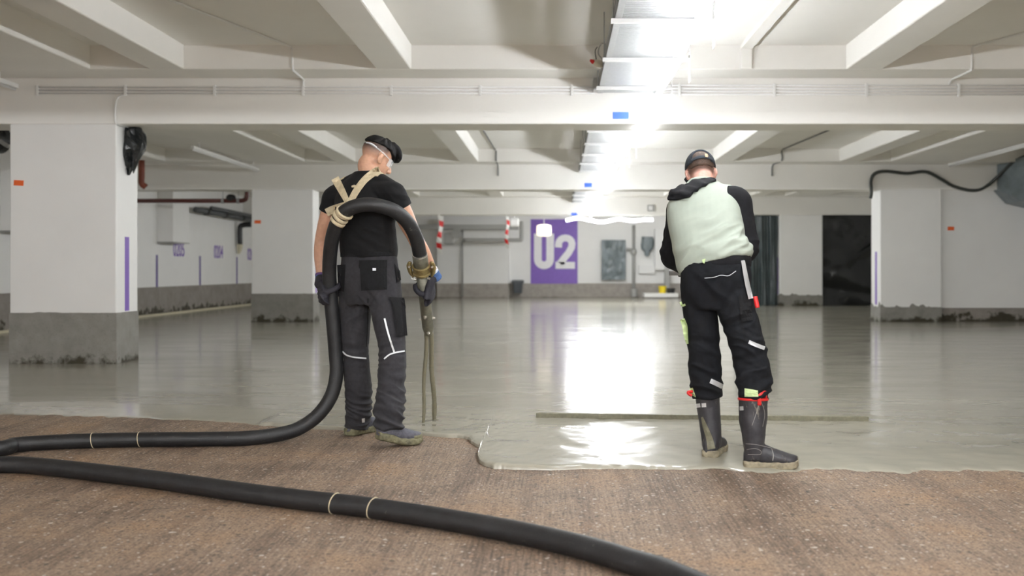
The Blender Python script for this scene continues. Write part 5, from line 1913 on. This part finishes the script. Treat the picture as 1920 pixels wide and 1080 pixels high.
build('pocket_flap', quad_patch(BV_T2, [(1321, 515), (1377, 497), (1380, 508), (1323, 522)], 0.010, 10, 4), 'trousers_navy', tr2)
build('pocket_piping', ribbon_patch(BV_T2, [(1321, 521.5), (1338, 520), (1352, 516), (1366, 517), (1380, 508)], 1.0, 0.013, 3, 4), 'piping_white', tr2)
build('belt_tab', quad_patch(BV_T2, [(1316, 487), (1323, 485), (1321, 494), (1318, 493)], 0.016, 3, 3), 'lime_fabric', tr2)
build('rule_pocket', quad_patch(BV_T2, [(1384, 555), (1406, 553), (1412, 600), (1390, 604)], 0.009, 6, 8), 'trousers_black', tr2)
build('knee_reflector', ribbon_patch(BV_T2, [(1404, 641), (1418, 647), (1434, 653)], 7, 0.006, 3, 4), 'reflective', tr2)
build('hem_reflector', ribbon_patch(BV_T2, [(1332, 714), (1343, 719), (1355, 725)], 9, 0.010, 3, 4), 'reflective', tr2)
build('side_pocket_lining', ribbon_patch(BV_T2, [(1279, 598), (1284, 612), (1286, 630), (1289, 645)], [9, 10, 8, 4], 0.016, 4, 5), 'lime_fabric', tr2)
build('loop', ribbon_patch(BV_T2, [(1276, 566), (1279, 573), (1285, 571)], 4, 0.014, 3, 4), 'lime_fabric', tr2)
build('outer_seam', ribbon_patch(BV_T2, [(1386, 590), (1394, 615), (1398, 640), (1402, 660)], 1.8, 0.004, 3, 5), 'trousers_black', tr2)
# folding rule in the thigh pocket (a thing carried, with blade and hook)
fr_ = MB().join(ribbon_patch(BV_T2, [(1393, 488), (1397, 510), (1402, 535), (1408, 560)], [7, 8, 9, 9], 0.020, 4, 5))
fr_ = build('folding_rule', fr_, 'reflective')
tag(fr_, 'white folding rule hanging at the right worker hip', 'folding rule')
mk = build('marker_pen', MB().tube([P(1416, 556, 4.93), P(1418, 566, 4.925), P(1420.5, 577, 4.92)], [0.011, 0.012, 0.012], n=10), 'red_plastic', smooth=True)
tag(mk, 'short red marker sticking out of the right worker thigh pocket', 'marker')


# boots
def boot(parent, ank, top, heel, toe, z0, patches, lab, rs=1.0):
    heel, toe, ank, top = (np.array(q, float) for q in (heel, toe, ank, top))
    f = np.array([toe[0] - heel[0], toe[1] - heel[1], 0])
    ln = np.linalg.norm(f)
    f /= ln
    s = np.cross(f, UP)

    def section(t, hw, za, zb, p=2.4, n=22):
        out = []
        for q in np.linspace(0, 2 * math.pi, n, endpoint=False):
            cx = np.sign(math.cos(q)) * abs(math.cos(q)) ** (2 / p) * hw
            cz = (za + zb) / 2 + np.sign(math.sin(q)) * abs(math.sin(q)) ** (2 / p) * (zb - za) / 2
            out.append(np.array([heel[0], heel[1], z0]) + f * t * ln + s * cx + UP * (cz + 0.012 * max(0, (t - 0.8) / 0.2) ** 2))
        return np.array(out)
    ts_ = [0.0, 0.04, 0.14, 0.28, 0.42, 0.56, 0.70, 0.84, 0.94, 1.0]
    hw = [0.022, 0.036, 0.042, 0.040, 0.038, 0.044, 0.049, 0.046, 0.034, 0.014]
    zt = [0.075, 0.105, 0.125, 0.130, 0.120, 0.100, 0.086, 0.076, 0.066, 0.052]
    up = MB().loft([section(t, w, 0.015, z) for t, w, z in zip(ts_, hw, zt)])
    c0 = np.array([heel[0], heel[1], z0]) + f * ln * 0.20
    up.tube([c0 + UP * 0.05, c0 + UP * 0.11, ank * 0.5 + top * 0.5, top], [0.050, 0.053, 0.061 * rs, 0.064 * rs], n=24, sub=6)
    me = remesh(up, 0.005, 3)
    displace(me, lambda co: 0.004 * vnoise(co, (14, 14, 18), 6.0))
    bv = bvh_of(me)
    o = build('boot', me, 'boot_rubber', parent, smooth=True)
    sole = MB().loft([section(t, w + 0.006, 0.0, 0.040 if (t < 0.35 or t > 0.5) else 0.036, p=5) for t, w in zip(ts_, hw)])
    m2 = remesh(sole, 0.0045, 1)
    displace(m2, lambda co: 0.004 * vnoise(co, (50, 50, 50), 2.0))
    build('sole', m2, 'boot_sole', o, smooth=True)
    ax = (top - ank) / np.linalg.norm(top - ank)
    build('rim', MB().tube([top - ax * 0.008, top + ax * 0.004], [0.0665 * rs, 0.0665 * rs], n=28, smooth=False), 'red_plastic', o, smooth=True)
    for kind, pts, w, m in patches:
        build(kind, ribbon_patch(bv, pts, w, 0.003, 3, 4), m, o)
    return o


mint = 'reflective'
bt = boot(person2, (0.815, 5.118, 0.16), (0.802, 5.110, 0.338), (0.800, 5.048), (0.905, 5.300), 0.012,
          [('reflector', [(1305, 761), (1313, 760)], 7.5, mint), ('reflector', [(1315.5, 760), (1324, 759.5)], 7.5, mint), ('mud_streak', [(1316, 782), (1322, 800), (1330, 822), (1334, 842)], [4, 9, 12, 15], 'bar_muddy')], 'l')
build('pull_loop', MB().tube([P(1297, 742, 5.06), P(1291, 738, 5.06), P(1291, 735, 5.06), P(1298, 734, 5.07)], (0.008), n=8), 'red_plastic', bt, smooth=True)
bt = boot(person2, (0.996, 4.875, 0.15), (0.999, 4.886, 0.348), (0.945, 4.868), (1.216, 4.835), 0.0,
          [('reflector', [(1385, 766), (1394, 765.5)], 7.5, mint), ('seam', [(1425, 752), (1418, 775), (1410, 798)], 0.8, 'laces'), ('seam', [(1427, 752), (1434, 775), (1430, 800)], 0.8, 'laces'),
           ('seam', [(1398, 832), (1420, 834), (1446, 840)], 0.8, 'laces'), ('seam', [(1446, 838), (1450, 852), (1449, 864)], 1.3, 'laces'), ('seam', [(1400, 843), (1415, 841), (1426, 845), (1425, 852), (1402, 852)], 0.8, 'laces')], 'r', 1.16)
build('pull_loop', MB().tube([P(1424, 760, 4.808), P(1424, 745, 4.806), P(1426, 738, 4.812), P(1430, 734, 4.820), P(1434, 736, 4.83), P(1435, 748, 4.845)], [(0.010, 0.0035)] * 6, n=10, ref=(1, 0, 0)), 'red_plastic', bt, smooth=True)
build('gusset', quad_patch(BV_T2, [(1396, 728), (1421, 732), (1422, 744), (1396, 744)], 0.006, 5, 5), 'lime_fabric', tr2)
build('gusset', quad_patch(BV_T2, [(1293, 728), (1299, 727), (1305, 745), (1295, 740)], 0.006, 4, 4), 'lime_fabric', tr2)

# cap, hair
CC, CR = (0, -0.015, 0.035), (0.078, 0.100, 0.087)
build('hair', shell(A2, HEAD2, CC, (0.077, 0.0985, 0.0855), lambda az: float(np.interp(abs(az), [0, 80, 100, 120, 180], [30, 20, -5, -30, -38])), 0.004), 'hair_brown', person2, smooth=True)


def cap_edge(az):
    back = 180 - abs(az)
    base = float(np.interp(abs(az), [0, 60, 100, 135, 180], [8, 4, -8, -14, -14]))
    if back < 40:
        base = max(base, -4 + 40 * math.sqrt(max(0, 1 - (back / 40) ** 2)))
    return base


cap = build('cap', shell(A2, HEAD2, CC, CR, cap_edge, 0.010, 72, 16), 'cap_fabric', person2, smooth=True)
band = []
for az in np.linspace(138, 222, 15):
    ph = math.radians(-7)
    a = math.radians(az)
    dv = np.array([math.sin(a) * math.cos(ph), math.cos(a) * math.cos(ph), math.sin(ph)])
    band.append(HEAD2 + A2 @ (np.array(CC) + dv * (np.array(CR) + 0.008)))
build('strap', MB().tube(band, [(0.011, 0.003)] * len(band), n=8, sub=2, ref=A2[:, 2]), 'cap_fabric', cap, smooth=True)
tgp = []
for az in (158, 163, 168):
    a = math.radians(az)
    dv = np.array([math.sin(a), math.cos(a), -0.05])
    tgp.append(HEAD2 + A2 @ (np.array(CC) + dv * (np.array(CR) + 0.014)))
build('leather_tag', MB().tube(tgp, [(0.0125, 0.002)] * 3, n=4, sub=2, ref=A2[:, 2]), 'leather', cap)
bill = MB()
for lay in (0, 1):
    for i in range(5):
        for j in range(15):
            az = math.radians(-58 + 116 * j / 14)
            r_ = 1.02 + 0.65 * (i / 4) * math.cos(az * 0.9)
            bill.v.append(tuple(HEAD2 + A2 @ (np.array([0, -0.015, 0.045]) + np.array([math.sin(az) * 0.085 * (1 + 0.25 * (i / 4)), math.cos(az) * 0.105 * r_, -0.012 * (i / 4) - 0.018 * abs(math.sin(az)) + 0.004 * lay]))))
for lay in (0, 75):
    for i in range(4):
        for j in range(14):
            p_ = lay + i * 15 + j
            bill.f.append((p_, p_ + 1, p_ + 16, p_ + 15))
for j in range(14):
    bill.f.append((60 + j, 61 + j, 136 + j, 135 + j))
build('bill', bill, 'cap_fabric', cap, smooth=True)
# gloves
for W_, hh in ((W2L, grip_hand(HAND_C - hdir * 0.115, hdir, (0, -0.45, 0.9), (0, 0.9, 0.45), 0.0155, W2L, fr=0.0105, grow=0.002)), (W2R, grip_hand(HAND_C + hdir * 0.115, -hdir, (0, -0.45, 0.9), (0, 0.9, 0.45), 0.0155, W2R, fr=0.0105, grow=0.002))):
    build('glove', remesh(hh, 0.0042, 2), 'glove_dark', person2, smooth=True)
